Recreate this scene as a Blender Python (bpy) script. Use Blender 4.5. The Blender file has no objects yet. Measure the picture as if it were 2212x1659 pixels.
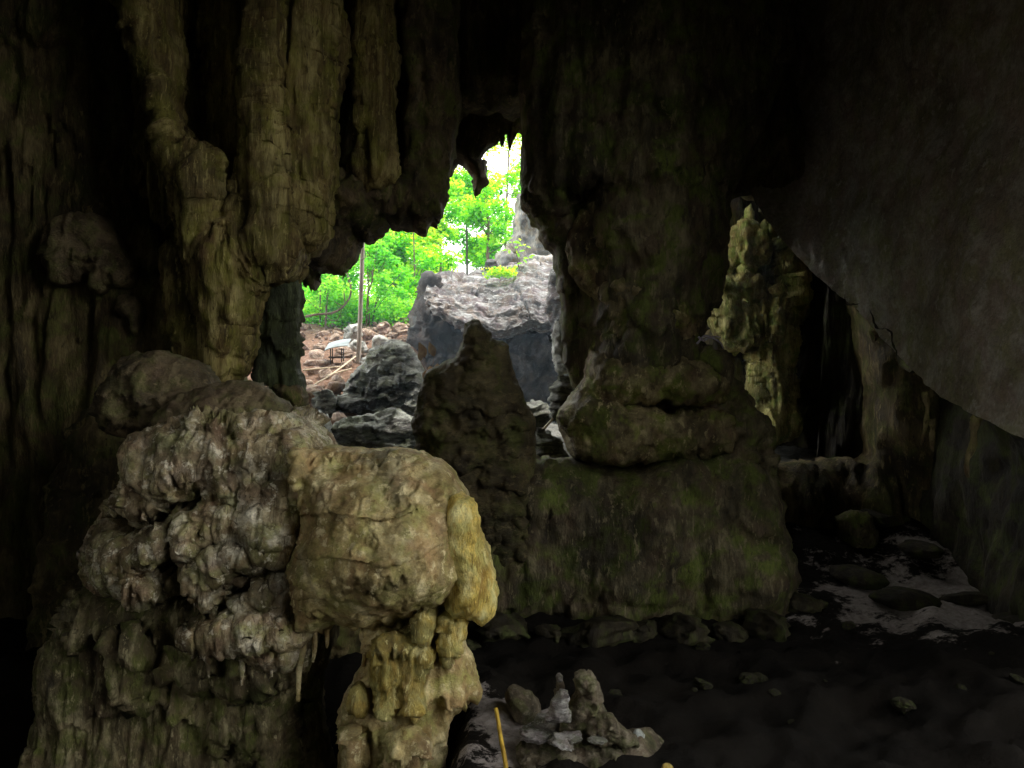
import bpy, math, random
import numpy as np
from mathutils import Vector, Matrix

random.seed(11)
rng = np.random.RandomState(11)
scene = bpy.context.scene
COL = scene.collection

# ------------------------------------------------------------------ survey
FX, CX, CY, CZ = 1736.0, 1106.0, 829.5, 1.6


def W(px, py, Y):
    """bearing (px,py) taken in the survey sketch, at distance Y -> world point"""
    return np.array([(px - CX) / FX * Y, Y, CZ + (CY - py) / FX * Y])


# ------------------------------------------------------------------ noise
_perm = np.concatenate([np.random.RandomState(3).permutation(256)] * 3).astype(np.int64)
_g = np.random.RandomState(5).normal(size=(256, 3))
_g /= np.linalg.norm(_g, axis=1)[:, None]


def perlin(p):
    pi = np.floor(p).astype(np.int64)
    f = p - pi
    u = f * f * f * (f * (f * 6 - 15) + 10)
    pi &= 255
    out = 0
    for dx in (0, 1):
        wx = u[:, 0] if dx else 1 - u[:, 0]
        for dy in (0, 1):
            wy = u[:, 1] if dy else 1 - u[:, 1]
            for dz in (0, 1):
                wz = u[:, 2] if dz else 1 - u[:, 2]
                h = _perm[_perm[_perm[pi[:, 0] + dx] + pi[:, 1] + dy] + pi[:, 2] + dz]
                d = f - np.array([dx, dy, dz])
                out = out + wx * wy * wz * np.einsum('ij,ij->i', _g[h], d)
    return out * 1.6


def fbm(p, octv=4, gain=0.5):
    a, s, o = 1.0, 1.0, 0
    for i in range(octv):
        o = o + a * perlin(p * s + 17.3 * i)
        a *= gain
        s *= 2.03
    return o


def ridged(p, octv=3, gain=0.5):
    a, s, o = 1.0, 1.0, 0
    for i in range(octv):
        o = o + a * (1 - 2 * np.abs(perlin(p * s + 9.1 * i)))
        a *= gain
        s *= 2.1
    return o


def worley(p):
    pi = np.floor(p).astype(np.int64)
    best = np.full(len(p), 9.0)
    for dx in (-1, 0, 1):
        for dy in (-1, 0, 1):
            for dz in (-1, 0, 1):
                c = pi + np.array([dx, dy, dz])
                m = c & 255
                h = _perm[_perm[_perm[m[:, 0]] + m[:, 1]] + m[:, 2]]
                q = c + 0.5 + 0.45 * _g[h]
                best = np.minimum(best, np.linalg.norm(p - q, axis=1))
    return best


def cell(p):
    pi = np.floor(p).astype(np.int64)
    best = np.full(len(p), 9.0)
    bc, bh = np.zeros_like(p), np.zeros(len(p), np.int64)
    for dx in (-1, 0, 1):
        for dy in (-1, 0, 1):
            for dz in (-1, 0, 1):
                c = pi + np.array([dx, dy, dz])
                m = c & 255
                h = _perm[_perm[_perm[m[:, 0]] + m[:, 1]] + m[:, 2]]
                q = c + 0.5 + 0.45 * _g[h]
                d = np.linalg.norm(p - q, axis=1)
                k = d < best
                best[k] = d[k]
                bc[k] = q[k]
                bh[k] = h[k]
    return bc, bh


# ------------------------------------------------------------------ object helpers
def tag(o, label=None, cat=None, group=None, kind=None):
    if label:
        o['label'] = label
    if cat:
        o['category'] = cat
    if group:
        o['group'] = group
    if kind:
        o['kind'] = kind
    return o


def empty(name, loc, label=None, cat=None, group=None):
    o = bpy.data.objects.new(name, None)
    o.empty_display_size = 0.1
    COL.objects.link(o)
    o.location = [float(v) for v in loc]
    return tag(o, label, cat, group)


def mesh_obj(name, v, f, mat, parent=None, origin=None, smooth=True, tint=None):
    v = np.asarray(v, dtype=np.float64)
    if parent is not None:
        origin = np.array(parent.location)
        pp = parent.parent
        while pp is not None:
            origin = origin + np.array(pp.location)
            pp = pp.parent
        loc = (0, 0, 0)
    else:
        if origin is None:
            origin = np.array([v[:, 0].mean(), v[:, 1].mean(), v[:, 2].min()])
        loc = origin
    v = v - origin
    me = bpy.data.meshes.new(name)
    f = np.asarray(f) if not isinstance(f, list) else f
    if isinstance(f, np.ndarray):
        n, k = f.shape
        me.vertices.add(len(v))
        me.vertices.foreach_set('co', v.astype(np.float32).ravel())
        me.loops.add(n * k)
        me.loops.foreach_set('vertex_index', f.astype(np.int32).ravel())
        me.polygons.add(n)
        me.polygons.foreach_set('loop_start', np.arange(0, n * k, k, dtype=np.int32))
        me.update(calc_edges=True)
        me.validate()
    else:
        me.from_pydata([tuple(x) for x in v], [], f)
        me.update()
    if smooth:
        me.polygons.foreach_set('use_smooth', np.ones(len(me.polygons), dtype=bool))
    if tint is not None and len(tint) == len(me.polygons):
        a = me.attributes.new('tint', 'FLOAT', 'FACE')
        a.data.foreach_set('value', np.asarray(tint, dtype=np.float32))
    if mat:
        me.materials.append(mat)
    o = bpy.data.objects.new(name, me)
    COL.objects.link(o)
    o.location = [float(x) for x in loc]
    if parent is not None:
        o.parent = parent
    return o


def vnormals(v, f):
    n = np.zeros_like(v)
    a, b, c = v[f[:, 0]], v[f[:, 1]], v[f[:, 2]]
    if f.shape[1] == 4:
        d = v[f[:, 3]]
        fn = np.cross(c - a, d - b)
    else:
        fn = np.cross(b - a, c - a)
    for k in range(f.shape[1]):
        np.add.at(n, f[:, k], fn)
    l = np.linalg.norm(n, axis=1)[:, None]
    l[l == 0] = 1
    return n / l


def ndisp(v, recipe):
    """sum of noise layers: (kind, amplitude, frequency, (sx,sy,sz))"""
    d = np.zeros(len(v))
    for k, (kind, amp, fr, st) in enumerate(recipe):
        p = v * np.array(st) * fr + 31.7 * k
        if kind == 'fbm':
            d += amp * fbm(p, 4)
        elif kind == 'rough':
            d += amp * fbm(p, 5, 0.62)
        elif kind == 'ridge':
            d += amp * ridged(p, 3)
        elif kind == 'lump':
            d += amp * (0.75 - worley(p)) * 1.5
        elif kind == 'step':
            q = p[:, 2] + 0.5 * fbm(p * 0.35, 3)
            fr_ = q - np.floor(q)
            d += amp * (1 - fr_) ** 1.5
        elif kind == 'drip':
            # flow sheets: each swells downward to a ragged dripping lip, then cuts back
            q = p[:, 2] + 0.55 * fbm(p * 0.4, 3) + 0.3 * ridged(p * np.array([2.6, 2.6, 0.25]), 2)
            fr_ = q - np.floor(q)
            d += amp * ((1 - fr_) ** 2.2 - 0.3) * np.clip(0.6 + 1.4 * fbm(p * 0.5 + 40, 2), 0, 1.3)
        elif kind == 'facet':
            c, h = cell(p + 0.25 * fbm(p, 2)[:, None])
            d += amp * np.einsum('ij,ij->i', _g[h], p - c)
        elif kind == 'crack':
            a = np.abs(perlin(p + 0.6 * fbm(p * 0.5, 3)[:, None]))
            d -= amp * np.clip(1 - a / 0.07, 0, 1)
    return d


def sdist(pts, loops):
    """signed distance (inside +) to even-odd loops; also nearest outline point"""
    n = len(pts)
    best = np.full(n, 1e9)
    near = np.zeros((n, 2))
    ins = np.zeros(n, dtype=bool)
    for L in loops:
        A = np.asarray(L, float)
        B = np.roll(A, -1, axis=0)
        for a, b in zip(A, B):
            ab = b - a
            l2 = ab @ ab
            if l2 < 1e-12:
                continue
            t = np.clip(((pts - a) @ ab) / l2, 0, 1)
            q = a + t[:, None] * ab
            d = ((pts - q) ** 2).sum(1)
            m = d < best
            best[m] = d[m]
            near[m] = q[m]
            cond = (a[1] > pts[:, 1]) != (b[1] > pts[:, 1])
            if abs(b[1] - a[1]) > 1e-12:
                xi = (b[0] - a[0]) * (pts[:, 1] - a[1]) / (b[1] - a[1]) + a[0]
                ins ^= cond & (pts[:, 0] < xi)
    d = np.sqrt(best)
    return np.where(ins, d, -d), near


def smooth_loop(L, it=1):
    L = np.asarray(L, float)
    for _ in range(it):
        R = np.roll(L, -1, axis=0)
        L = np.stack([0.75 * L + 0.25 * R, 0.25 * L + 0.75 * R], 1).reshape(-1, 2)
    return L


def relief(loops, Y, res, R, thick, back=0.7, depth=None, recipe=(), it=1, lean=0.0, warp=None, YS=None):
    """rounded rock body from a traced outline at distance Y (rear side closed too).
    depth(px,py,d) adds metres toward -Y on the front. lean: dY per metre of height."""
    if not isinstance(loops[0][0], (list, tuple)):
        loops = [loops]
    wl = []
    YS = YS or Y
    for L in loops:
        L = smooth_loop(L, it)
        wl.append(np.stack([(L[:, 0] - CX) / FX * YS, CZ + (CY - L[:, 1]) / FX * YS], 1))
    allp = np.concatenate(wl)
    x0, z0 = allp.min(0) - res
    x1, z1 = allp.max(0) + res
    nx, nz = int((x1 - x0) / res) + 2, int((z1 - z0) / res) + 2
    gx, gz = np.meshgrid(x0 + np.arange(nx) * res, z0 + np.arange(nz) * res)
    pts = np.stack([gx.ravel(), gz.ravel()], 1)
    # roughen outline by warping the lookup position
    wp = np.stack([pts[:, 0], np.full(len(pts), Y), pts[:, 1]], 1)
    if warp is None:
        warp = 0.0035 * Y
    wo = np.stack([fbm(wp * (22.0 / Y) + 3.7, 4, 0.6), fbm(wp * (22.0 / Y) + 11.3, 4, 0.6)], 1) * warp
    sd, near = sdist(pts + wo, wl)
    near = near - wo
    inside = sd > 0.3 * res
    idx = np.arange(nx * nz).reshape(nz, nx)
    q = np.stack([idx[:-1, :-1], idx[:-1, 1:], idx[1:, 1:], idx[1:, :-1]], -1).reshape(-1, 4)
    q = q[inside[q].any(1)]
    used = np.zeros(nx * nz, bool)
    used[q.ravel()] = True
    snap = used & ~inside
    pts[snap] = near[snap]
    sd = np.where(snap, 0, np.maximum(sd, 0))
    u = np.minimum(sd / R, 1)
    prof = np.sqrt(np.maximum(0, 1 - (1 - u) ** 2))
    dep = thick * prof
    if depth is not None:
        px = pts[:, 0] / YS * FX + CX
        py = CY - (pts[:, 1] - CZ) / YS * FX
        dep = dep + depth(px, py, sd) * np.minimum(1, sd / (0.25 * R)) ** 0.7
    zc = pts[:, 1].mean()
    yl = Y + lean * (pts[:, 1] - zc)
    ids = np.where(used)[0]
    m = -np.ones(nx * nz, np.int64)
    m[ids] = np.arange(len(ids))
    vf = np.stack([pts[ids, 0], (yl - dep)[ids], pts[ids, 1]], 1)
    vb = np.stack([pts[ids, 0], (yl + back * thick * prof)[ids], pts[ids, 1]], 1)
    mb = m.copy()
    ins_ids = ids[~snap[ids]]
    mb[ins_ids] = len(ids) + np.arange(len(ins_ids))
    v = np.concatenate([vf, vb[~snap[ids]]])
    f = np.concatenate([m[q], mb[q][:, ::-1]])
    if recipe:
        n = vnormals(v, f)
        sdv = np.concatenate([sd[ids], sd[ids][~snap[ids]]])
        amp = np.clip(0.3 + sdv / (0.2 * R), 0, 1)
        v = v + n * (ndisp(v, recipe) * amp)[:, None]
    return v, f


def features(lobes=(), cavs=(), wpx=7.0, wfreq=0.03, seed=0.0):
    """depth function from traced lobes (loop, height, edge) and hollows (loop, depth, edge), outlines ragged by noise"""
    lobes = [(smooth_loop(l), h, e) for l, h, e in lobes]
    cavs = [(smooth_loop(l), h, e) for l, h, e in cavs]

    def fn(px, py, d):
        p = np.stack([px * wfreq, np.full(len(px), seed), py * wfreq], 1)
        q = np.stack([px + wpx * fbm(p + 5.5, 4, 0.6), py + wpx * fbm(p + 19.1, 4, 0.6)], 1)
        out = np.zeros(len(px))
        for l, h, e in lobes:
            lo, hi = l.min(0) - 12, l.max(0) + 12
            m = ((q > lo) & (q < hi)).all(1)
            if not m.any():
                continue
            sd, _ = sdist(q[m], [l])
            u = np.clip(sd / e, 0, 1)
            out[m] = np.maximum(out[m], h * np.sqrt(np.maximum(0, 1 - (1 - u) ** 2)))
        for l, h, e in cavs:
            lo, hi = l.min(0) - 12, l.max(0) + 12
            m = ((q > lo) & (q < hi)).all(1)
            if not m.any():
                continue
            sd, _ = sdist(q[m], [l])
            u = np.clip((sd + 5) / e, 0, 1)
            out[m] = out[m] * (1 - u) - h * u
        return out
    return fn


def ico(sub):
    import bmesh
    bm = bmesh.new()
    bmesh.ops.create_icosphere(bm, subdivisions=sub, radius=1)
    v = np.array([x.co[:] for x in bm.verts])
    f = np.array([[y.index for y in x.verts] for x in bm.faces])
    bm.free()
    return v, f


_ico = {}


def stone_mesh(size, seed, sub=4, facets=12, flat=0.72, recipe=(('rough', 0.08, 1.5, (1, 1, 1)),), rot=None):
    if sub not in _ico:
        _ico[sub] = ico(sub)
    v, f = _ico[sub]
    v = v.copy()
    r = np.random.RandomState(seed)
    for _ in range(facets):
        n = r.normal(size=3)
        n /= np.linalg.norm(n)
        d = flat + 0.18 * r.rand()
        k = v @ n - d
        v -= np.where(k > 0, k, 0)[:, None] * n
    nn = vnormals(v, f)
    v = v + nn * ndisp(v + seed * 3.1, recipe)[:, None]
    v = v * np.array(size)
    if rot is not None:
        M = np.array(Matrix.Rotation(rot[2], 3, 'Z') @ Matrix.Rotation(rot[1], 3, 'Y') @ Matrix.Rotation(rot[0], 3, 'X'))
        v = v @ M.T
    return v, f


def tube(path, radii, sides=8, rough=0.0, seed=0):
    path = np.asarray(path, float)
    n = len(path)
    radii = np.broadcast_to(np.asarray(radii, float), (n,)) if np.ndim(radii) else np.full(n, radii)
    t = np.gradient(path, axis=0)
    t /= np.linalg.norm(t, axis=1)[:, None] + 1e-9
    ref = np.array([0.3, 0.9, 0.31])
    a = np.cross(t, ref)
    a /= np.linalg.norm(a, axis=1)[:, None] + 1e-9
    b = np.cross(t, a)
    ang = np.linspace(0, 2 * np.pi, sides, endpoint=False)
    r = np.random.RandomState(seed)
    rr = radii[:, None] * (1 + rough * r.normal(size=(n, sides)))
    v = path[:, None] + rr[..., None] * (np.cos(ang)[None, :, None] * a[:, None] + np.sin(ang)[None, :, None] * b[:, None])
    v = v.reshape(-1, 3)
    i = np.arange(n - 1)[:, None] * sides + np.arange(sides)[None]
    j = np.arange(n - 1)[:, None] * sides + (np.arange(sides)[None] + 1) % sides
    f = np.stack([i, j, j + sides, i + sides], -1).reshape(-1, 4)
    v = np.concatenate([v, path[:1], path[-1:]])
    c0, c1 = len(v) - 2, len(v) - 1
    k = np.arange(sides)
    k2 = (k + 1) % sides
    f = np.concatenate([f, np.stack([np.full(sides, c0), k2, k, np.full(sides, c0)], 1)[:, [0, 1, 2, 2]],
                        np.stack([np.full(sides, c1), k + (n - 1) * sides, k2 + (n - 1) * sides, np.full(sides, c1)], 1)[:, [0, 1, 2, 2]]])
    ft = [tuple(dict.fromkeys(x)) for x in f.tolist()]
    return v, ft


def curve_pts(pts, n=24):
    pts = np.asarray(pts, float)
    if len(pts) == 2:
        t = np.linspace(0, 1, n)[:, None]
        return pts[0] * (1 - t) + pts[1] * t
    P = np.concatenate([[2 * pts[0] - pts[1]], pts, [2 * pts[-1] - pts[-2]]])
    out = []
    seg = len(pts) - 1
    per = max(2, n // seg)
    for i in range(seg):
        p0, p1, p2, p3 = P[i:i + 4]
        for t in np.linspace(0, 1, per, endpoint=False):
            out.append(0.5 * ((2 * p1) + (-p0 + p2) * t + (2 * p0 - 5 * p1 + 4 * p2 - p3) * t * t + (-p0 + 3 * p1 - 3 * p2 + p3) * t ** 3))
    out.append(pts[-1])
    return np.array(out)


def join(parts):
    V, F, off = [], [], 0
    for v, f in parts:
        V.append(np.asarray(v))
        fl = f.tolist() if isinstance(f, np.ndarray) else f
        F += [tuple(i + off for i in x) for x in fl]
        off += len(v)
    return np.concatenate(V), F


# ------------------------------------------------------------------ materials
def nt(mat):
    mat.use_nodes = True
    t = mat.node_tree
    t.nodes.clear()
    out = t.nodes.new('ShaderNodeOutputMaterial')
    return t, t.nodes, t.links, out


def noise_node(N, L, vec, scale, detail=6, rough=0.6, dist=0.0):
    n = N.new('ShaderNodeTexNoise')
    n.inputs['Scale'].default_value = scale
    n.inputs['Detail'].default_value = detail
    n.inputs['Roughness'].default_value = rough
    n.inputs['Distortion'].default_value = dist
    L.new(vec, n.inputs['Vector'])
    return n.outputs['Fac']


def ramp(N, L, fac, stops):
    r = N.new('ShaderNodeValToRGB')
    e = r.color_ramp.elements
    while len(e) < len(stops):
        e.new(0.5)
    for k, (p, c) in enumerate(stops):
        e[k].position = p
        e[k].color = (*c, 1) if len(c) == 3 else c
    L.new(fac, r.inputs['Fac'])
    return r.outputs['Color']


def mix(N, L, a, b, fac, mode='MIX'):
    m = N.new('ShaderNodeMix')
    m.data_type = 'RGBA'
    m.blend_type = mode
    for k, s in (('A', a), ('B', b)):
        sock = [i for i in m.inputs if i.name == k and i.type == 'RGBA'][0]
        if hasattr(s, 'links'):
            L.new(s, sock)
        else:
            sock.default_value = (*s, 1)
    if hasattr(fac, 'links'):
        L.new(fac, m.inputs[0])
    else:
        m.inputs[0].default_value = fac
    return [o for o in m.outputs if o.type == 'RGBA'][0]


def mapping(N, L, vec, scale, rot=(0, 0, 0)):
    m = N.new('ShaderNodeMapping')
    m.inputs['Scale'].default_value = scale
    m.inputs['Rotation'].default_value = rot
    L.new(vec, m.inputs['Vector'])
    return m.outputs['Vector']


def rock(name, dark, mid, light, moss=(0.1, 0.13, 0.03), moss_f=0.35, purple_f=0.25, scale=1.0,
         stretch=(1, 1, 1), bump=0.8, bdist=0.06, rough=0.75, spec=0.35, rot=(0, 0, 0), vein=0.0, patch=None, stain=0.4):
    mat = bpy.data.materials.new(name)
    t, N, L, out = nt(mat)
    tc = N.new('ShaderNodeTexCoord')
    vec = tc.outputs['Object']
    sv = mapping(N, L, vec, stretch, rot)
    n1 = noise_node(N, L, sv, 2.2 * scale, 8, 0.62, 0.6)
    c = ramp(N, L, n1, [(0.34, dark), (0.5, mid), (0.64, light)])
    # mottles: algae green and violet-brown stains
    n2 = noise_node(N, L, vec, 3.1 * scale, 4, 0.55, 0.4)
    f2 = ramp(N, L, n2, [(0.47, (0, 0, 0)), (0.6, (min(1, moss_f * 1.6),) * 3)])
    c = mix(N, L, c, moss, f2)
    off = N.new('ShaderNodeMapping')
    off.inputs['Location'].default_value = (7.3, 2.2, 5.1)
    L.new(vec, off.inputs['Vector'])
    n3 = noise_node(N, L, off.outputs['Vector'], 2.6 * scale, 4, 0.55, 0.4)
    f3 = ramp(N, L, n3, [(0.49, (0, 0, 0)), (0.62, (min(1, purple_f * 1.6),) * 3)])
    c = mix(N, L, c, tuple(0.5 * (dark[i] + (mid[0] * 1.1, mid[1] * 0.75, mid[2] * 0.95)[i]) for i in range(3)), f3)
    n0 = noise_node(N, L, off.outputs['Vector'], 0.85 * scale, 5, 0.6, 0.8)
    s0 = ramp(N, L, n0, [(0.36, (stain,) * 3), (0.58, (1.1,) * 3)])
    c = mix(N, L, c, s0, 1.0, 'MULTIPLY')
    # fine grain
    n4 = noise_node(N, L, sv, 22 * scale, 6, 0.7)
    g = ramp(N, L, n4, [(0.3, (0.55,) * 3), (0.6, (1.12,) * 3)])
    c = mix(N, L, c, g, 0.85, 'MULTIPLY')
    if vein:
        vv = mapping(N, L, vec, (9, 9, 1.6))
        nv = noise_node(N, L, vv, 1.0, 3, 0.5, 1.2)
        fv = ramp(N, L, nv, [(0.465, (0, 0, 0)), (0.5, (vein,) * 3), (0.535, (0, 0, 0))])
        c = mix(N, L, c, tuple(x * 0.5 for x in dark), fv)
    if patch:
        (pc, pr, pcol) = patch
        d = N.new('ShaderNodeVectorMath')
        d.operation = 'DISTANCE'
        L.new(vec, d.inputs[0])
        d.inputs[1].default_value = pc
        ad = N.new('ShaderNodeMath')
        ad.operation = 'MULTIPLY_ADD'
        L.new(n1, ad.inputs[0])
        ad.inputs[1].default_value = pr * 1.6
        L.new(d.outputs['Value'], ad.inputs[2])
        dv = N.new('ShaderNodeMath')
        dv.operation = 'DIVIDE'
        L.new(ad.outputs[0], dv.inputs[0])
        dv.inputs[1].default_value = pr * 2
        fp = ramp(N, L, dv.outputs[0], [(0.55, (0.9,) * 3), (0.95, (0, 0, 0))])
        c = mix(N, L, c, mix(N, L, pcol, g, 0.8, 'MULTIPLY'), fp)
    n6 = noise_node(N, L, sv, 7.5 * scale, 6, 0.7, 0.15)
    f6 = ramp(N, L, n6, [(0.56, (0, 0, 0)), (0.63, (0.75,) * 3)])
    c = mix(N, L, c, light, f6)
    f7 = ramp(N, L, n6, [(0.36, (0.8,) * 3), (0.42, (0, 0, 0))])
    c = mix(N, L, c, dark, f7)
    b = N.new('ShaderNodeBsdfPrincipled')
    L.new(c, b.inputs['Base Color'])
    rr = ramp(N, L, n2, [(0.35, (rough - 0.2,) * 3), (0.65, (min(1, rough + 0.12),) * 3)])
    L.new(rr, b.inputs['Roughness'])
    b.inputs['Specular IOR Level'].default_value = spec
    nb = noise_node(N, L, sv, 9 * scale, 9, 0.66, 0.3)
    nb2 = noise_node(N, L, sv, 42 * scale, 5, 0.7)
    ma = N.new('ShaderNodeMath')
    ma.operation = 'MULTIPLY_ADD'
    L.new(nb2, ma.inputs[0])
    ma.inputs[1].default_value = 0.25
    L.new(nb, ma.inputs[2])
    bp = N.new('ShaderNodeBump')
    bp.inputs['Strength'].default_value = bump
    bp.inputs['Distance'].default_value = bdist
    L.new(ma.outputs[0], bp.inputs['Height'])
    L.new(bp.outputs['Normal'], b.inputs['Normal'])
    L.new(b.outputs[0], out.inputs['Surface'])
    return mat


def leaf_mat(name, cols, trans, tf=0.55):
    mat = bpy.data.materials.new(name)
    t, N, L, out = nt(mat)
    at = N.new('ShaderNodeAttribute')
    at.attribute_name = 'tint'
    c = ramp(N, L, at.outputs['Fac'], [(0.0, cols[0]), (0.5, cols[1]), (1.0, cols[2])])
    tr = ramp(N, L, at.outputs['Fac'], [(0.0, trans[0]), (0.5, trans[1]), (1.0, trans[2])])
    d = N.new('ShaderNodeBsdfDiffuse')
    L.new(c, d.inputs['Color'])
    g = N.new('ShaderNodeBsdfGlossy')
    g.inputs['Roughness'].default_value = 0.4
    g.inputs['Color'].default_value = (0.8, 0.8, 0.8, 1)
    tl = N.new('ShaderNodeBsdfTranslucent')
    L.new(tr, tl.inputs['Color'])
    m1 = N.new('ShaderNodeMixShader')
    m1.inputs[0].default_value = tf
    L.new(d.outputs[0], m1.inputs[1])
    L.new(tl.outputs[0], m1.inputs[2])
    m2 = N.new('ShaderNodeMixShader')
    m2.inputs[0].default_value = 0.015
    L.new(m1.outputs[0], m2.inputs[1])
    L.new(g.outputs[0], m2.inputs[2])
    L.new(m2.outputs[0], out.inputs['Surface'])
    return mat


def plain(name, c1, c2, scale=20, rough=0.7, stretch=(1, 1, 1), bump=0.3, spec=0.3):
    mat = bpy.data.materials.new(name)
    t, N, L, out = nt(mat)
    tc = N.new('ShaderNodeTexCoord')
    sv = mapping(N, L, tc.outputs['Object'], stretch)
    n = noise_node(N, L, sv, scale, 6, 0.6, 0.3)
    c = ramp(N, L, n, [(0.35, c1), (0.65, c2)])
    b = N.new('ShaderNodeBsdfPrincipled')
    L.new(c, b.inputs['Base Color'])
    b.inputs['Roughness'].default_value = rough
    b.inputs['Specular IOR Level'].default_value = spec
    bp = N.new('ShaderNodeBump')
    bp.inputs['Strength'].default_value = bump
    bp.inputs['Distance'].default_value = 0.01
    L.new(n, bp.inputs['Height'])
    L.new(bp.outputs['Normal'], b.inputs['Normal'])
    L.new(b.outputs[0], out.inputs['Surface'])
    return mat


M = {}
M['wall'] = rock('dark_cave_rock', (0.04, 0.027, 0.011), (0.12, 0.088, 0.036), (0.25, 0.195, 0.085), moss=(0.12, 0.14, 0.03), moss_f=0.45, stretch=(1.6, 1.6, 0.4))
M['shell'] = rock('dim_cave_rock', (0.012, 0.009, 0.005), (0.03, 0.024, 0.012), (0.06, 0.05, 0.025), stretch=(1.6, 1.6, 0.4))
M['smooth'] = rock('smooth_ceiling_rock', (0.27, 0.22, 0.16), (0.4, 0.35, 0.28), (0.5, 0.46, 0.4), moss=(0.3, 0.3, 0.13), moss_f=0.35, purple_f=0.3, stain=0.7, bump=0.7, scale=1.1, bdist=0.04)
M['curtain'] = rock('streaked_flowstone', (0.07, 0.042, 0.012), (0.25, 0.19, 0.062), (0.52, 0.43, 0.17), moss=(0.26, 0.26, 0.04), moss_f=0.35, stretch=(2.4, 2.4, 0.35), scale=1.1)
M['hang'] = rock('brown_hanging_rock', (0.035, 0.024, 0.011), (0.11, 0.08, 0.038), (0.22, 0.165, 0.085), moss=(0.12, 0.14, 0.025), moss_f=0.5, stretch=(1.4, 1.4, 0.6))
M['teal'] = rock('algae_green_rock', (0.018, 0.024, 0.01), (0.06, 0.074, 0.034), (0.12, 0.145, 0.07), moss=(0.09, 0.11, 0.03), stretch=(2, 2, 0.5))
M['column'] = rock('column_rock', (0.08, 0.06, 0.027), (0.28, 0.225, 0.11), (0.5, 0.42, 0.22), moss=(0.2, 0.24, 0.04), moss_f=0.6, purple_f=0.4, stretch=(1.2, 1.2, 0.7))
M['shaft'] = rock('column_shaft_rock', (0.05, 0.04, 0.022), (0.14, 0.115, 0.062), (0.26, 0.22, 0.125), moss=(0.15, 0.19, 0.035), moss_f=0.55, purple_f=0.4, stretch=(1.6, 1.6, 0.5))
M['stalag'] = rock('stalagmite_rock', (0.035, 0.027, 0.013), (0.1, 0.08, 0.036), (0.17, 0.135, 0.065), moss=(0.1, 0.12, 0.025), stretch=(1, 1, 1.6))
M['mound'] = rock('grey_flowstone', (0.17, 0.115, 0.055), (0.5, 0.41, 0.24), (0.84, 0.77, 0.6), moss=(0.3, 0.31, 0.1), moss_f=0.4, purple_f=0.3, scale=1.5, vein=0.75, bump=0.6)
M['cap'] = rock('brown_flowstone_cap', (0.06, 0.045, 0.025), (0.16, 0.12, 0.065), (0.26, 0.2, 0.11), moss=(0.16, 0.17, 0.05), scale=1.4)
M['skirt'] = rock('shade_toned_drip_rock', (0.06, 0.045, 0.02), (0.21, 0.17, 0.085), (0.45, 0.39, 0.22), moss=(0.13, 0.15, 0.03), moss_f=0.5, stretch=(1.5, 1.5, 0.6), scale=1.4)  # darker than the mound rock: shade of the lower left put into colour
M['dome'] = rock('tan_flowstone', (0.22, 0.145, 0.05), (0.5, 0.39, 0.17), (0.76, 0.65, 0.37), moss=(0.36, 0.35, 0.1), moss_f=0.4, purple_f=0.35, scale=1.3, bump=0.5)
M['gold'] = rock('gold_lit_toned_flowstone', (0.32, 0.2, 0.03), (0.76, 0.57, 0.13), (0.94, 0.84, 0.38), moss=(0.55, 0.5, 0.16), moss_f=0.5, purple_f=0.15, scale=1.6, stretch=(1.5, 1.5, 0.5), rough=0.6, spec=0.5)  # brighter than the dome rock: warm light on its right put into colour
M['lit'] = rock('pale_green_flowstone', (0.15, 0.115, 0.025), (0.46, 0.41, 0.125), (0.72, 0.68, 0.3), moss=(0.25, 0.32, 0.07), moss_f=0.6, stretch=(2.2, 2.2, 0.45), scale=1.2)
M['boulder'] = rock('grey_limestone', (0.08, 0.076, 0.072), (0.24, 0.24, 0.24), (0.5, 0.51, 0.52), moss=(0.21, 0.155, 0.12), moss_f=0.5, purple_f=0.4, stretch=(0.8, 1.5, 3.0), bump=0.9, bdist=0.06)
M['boulder_dark'] = rock('shaded_limestone', (0.02, 0.02, 0.022), (0.06, 0.058, 0.06), (0.15, 0.145, 0.14), moss=(0.12, 0.09, 0.07), bump=0.7, bdist=0.05)  # darker copy of the boulder rock, shade under the slab put into it
M['midrock'] = rock('dark_grey_limestone', (0.045, 0.045, 0.04), (0.16, 0.17, 0.15), (0.42, 0.44, 0.38), moss=(0.13, 0.15, 0.07), stretch=(1, 1, 2.4), bump=0.9, bdist=0.05)
M['scree'] = rock('red_brown_stone', (0.11, 0.065, 0.045), (0.36, 0.26, 0.2), (0.66, 0.54, 0.45), moss=(0.3, 0.19, 0.08), moss_f=0.3, purple_f=0.3, scale=2, bump=0.7)
M['greystone'] = rock('pale_grey_stone', (0.3, 0.32, 0.3), (0.52, 0.55, 0.52), (0.7, 0.72, 0.7), moss=(0.25, 0.24, 0.17), scale=1.8, bump=0.7)
M['spire'] = rock('pale_spire_rock', (0.15, 0.155, 0.16), (0.26, 0.265, 0.27), (0.42, 0.39, 0.34), moss=(0.4, 0.3, 0.2), stretch=(1.5, 1.5, 0.6), bump=0.8, bdist=0.06)
M['foot'] = rock('foreground_rock', (0.06, 0.045, 0.028), (0.15, 0.12, 0.075), (0.28, 0.24, 0.17), moss=(0.12, 0.14, 0.04), scale=2.6, bump=0.7)
M['footpale'] = rock('lit_toned_floor_rock', (0.2, 0.18, 0.17), (0.4, 0.37, 0.35), (0.62, 0.6, 0.58), scale=2.6, stretch=(1, 1, 3), bump=0.8)
M['bark'] = plain('bark', (0.08, 0.055, 0.035), (0.2, 0.14, 0.09), 14, 0.85, (1, 1, 0.25))
M['darkbark'] = plain('dark_bark', (0.03, 0.035, 0.025), (0.08, 0.085, 0.06), 14, 0.85, (1, 1, 0.25))
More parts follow.
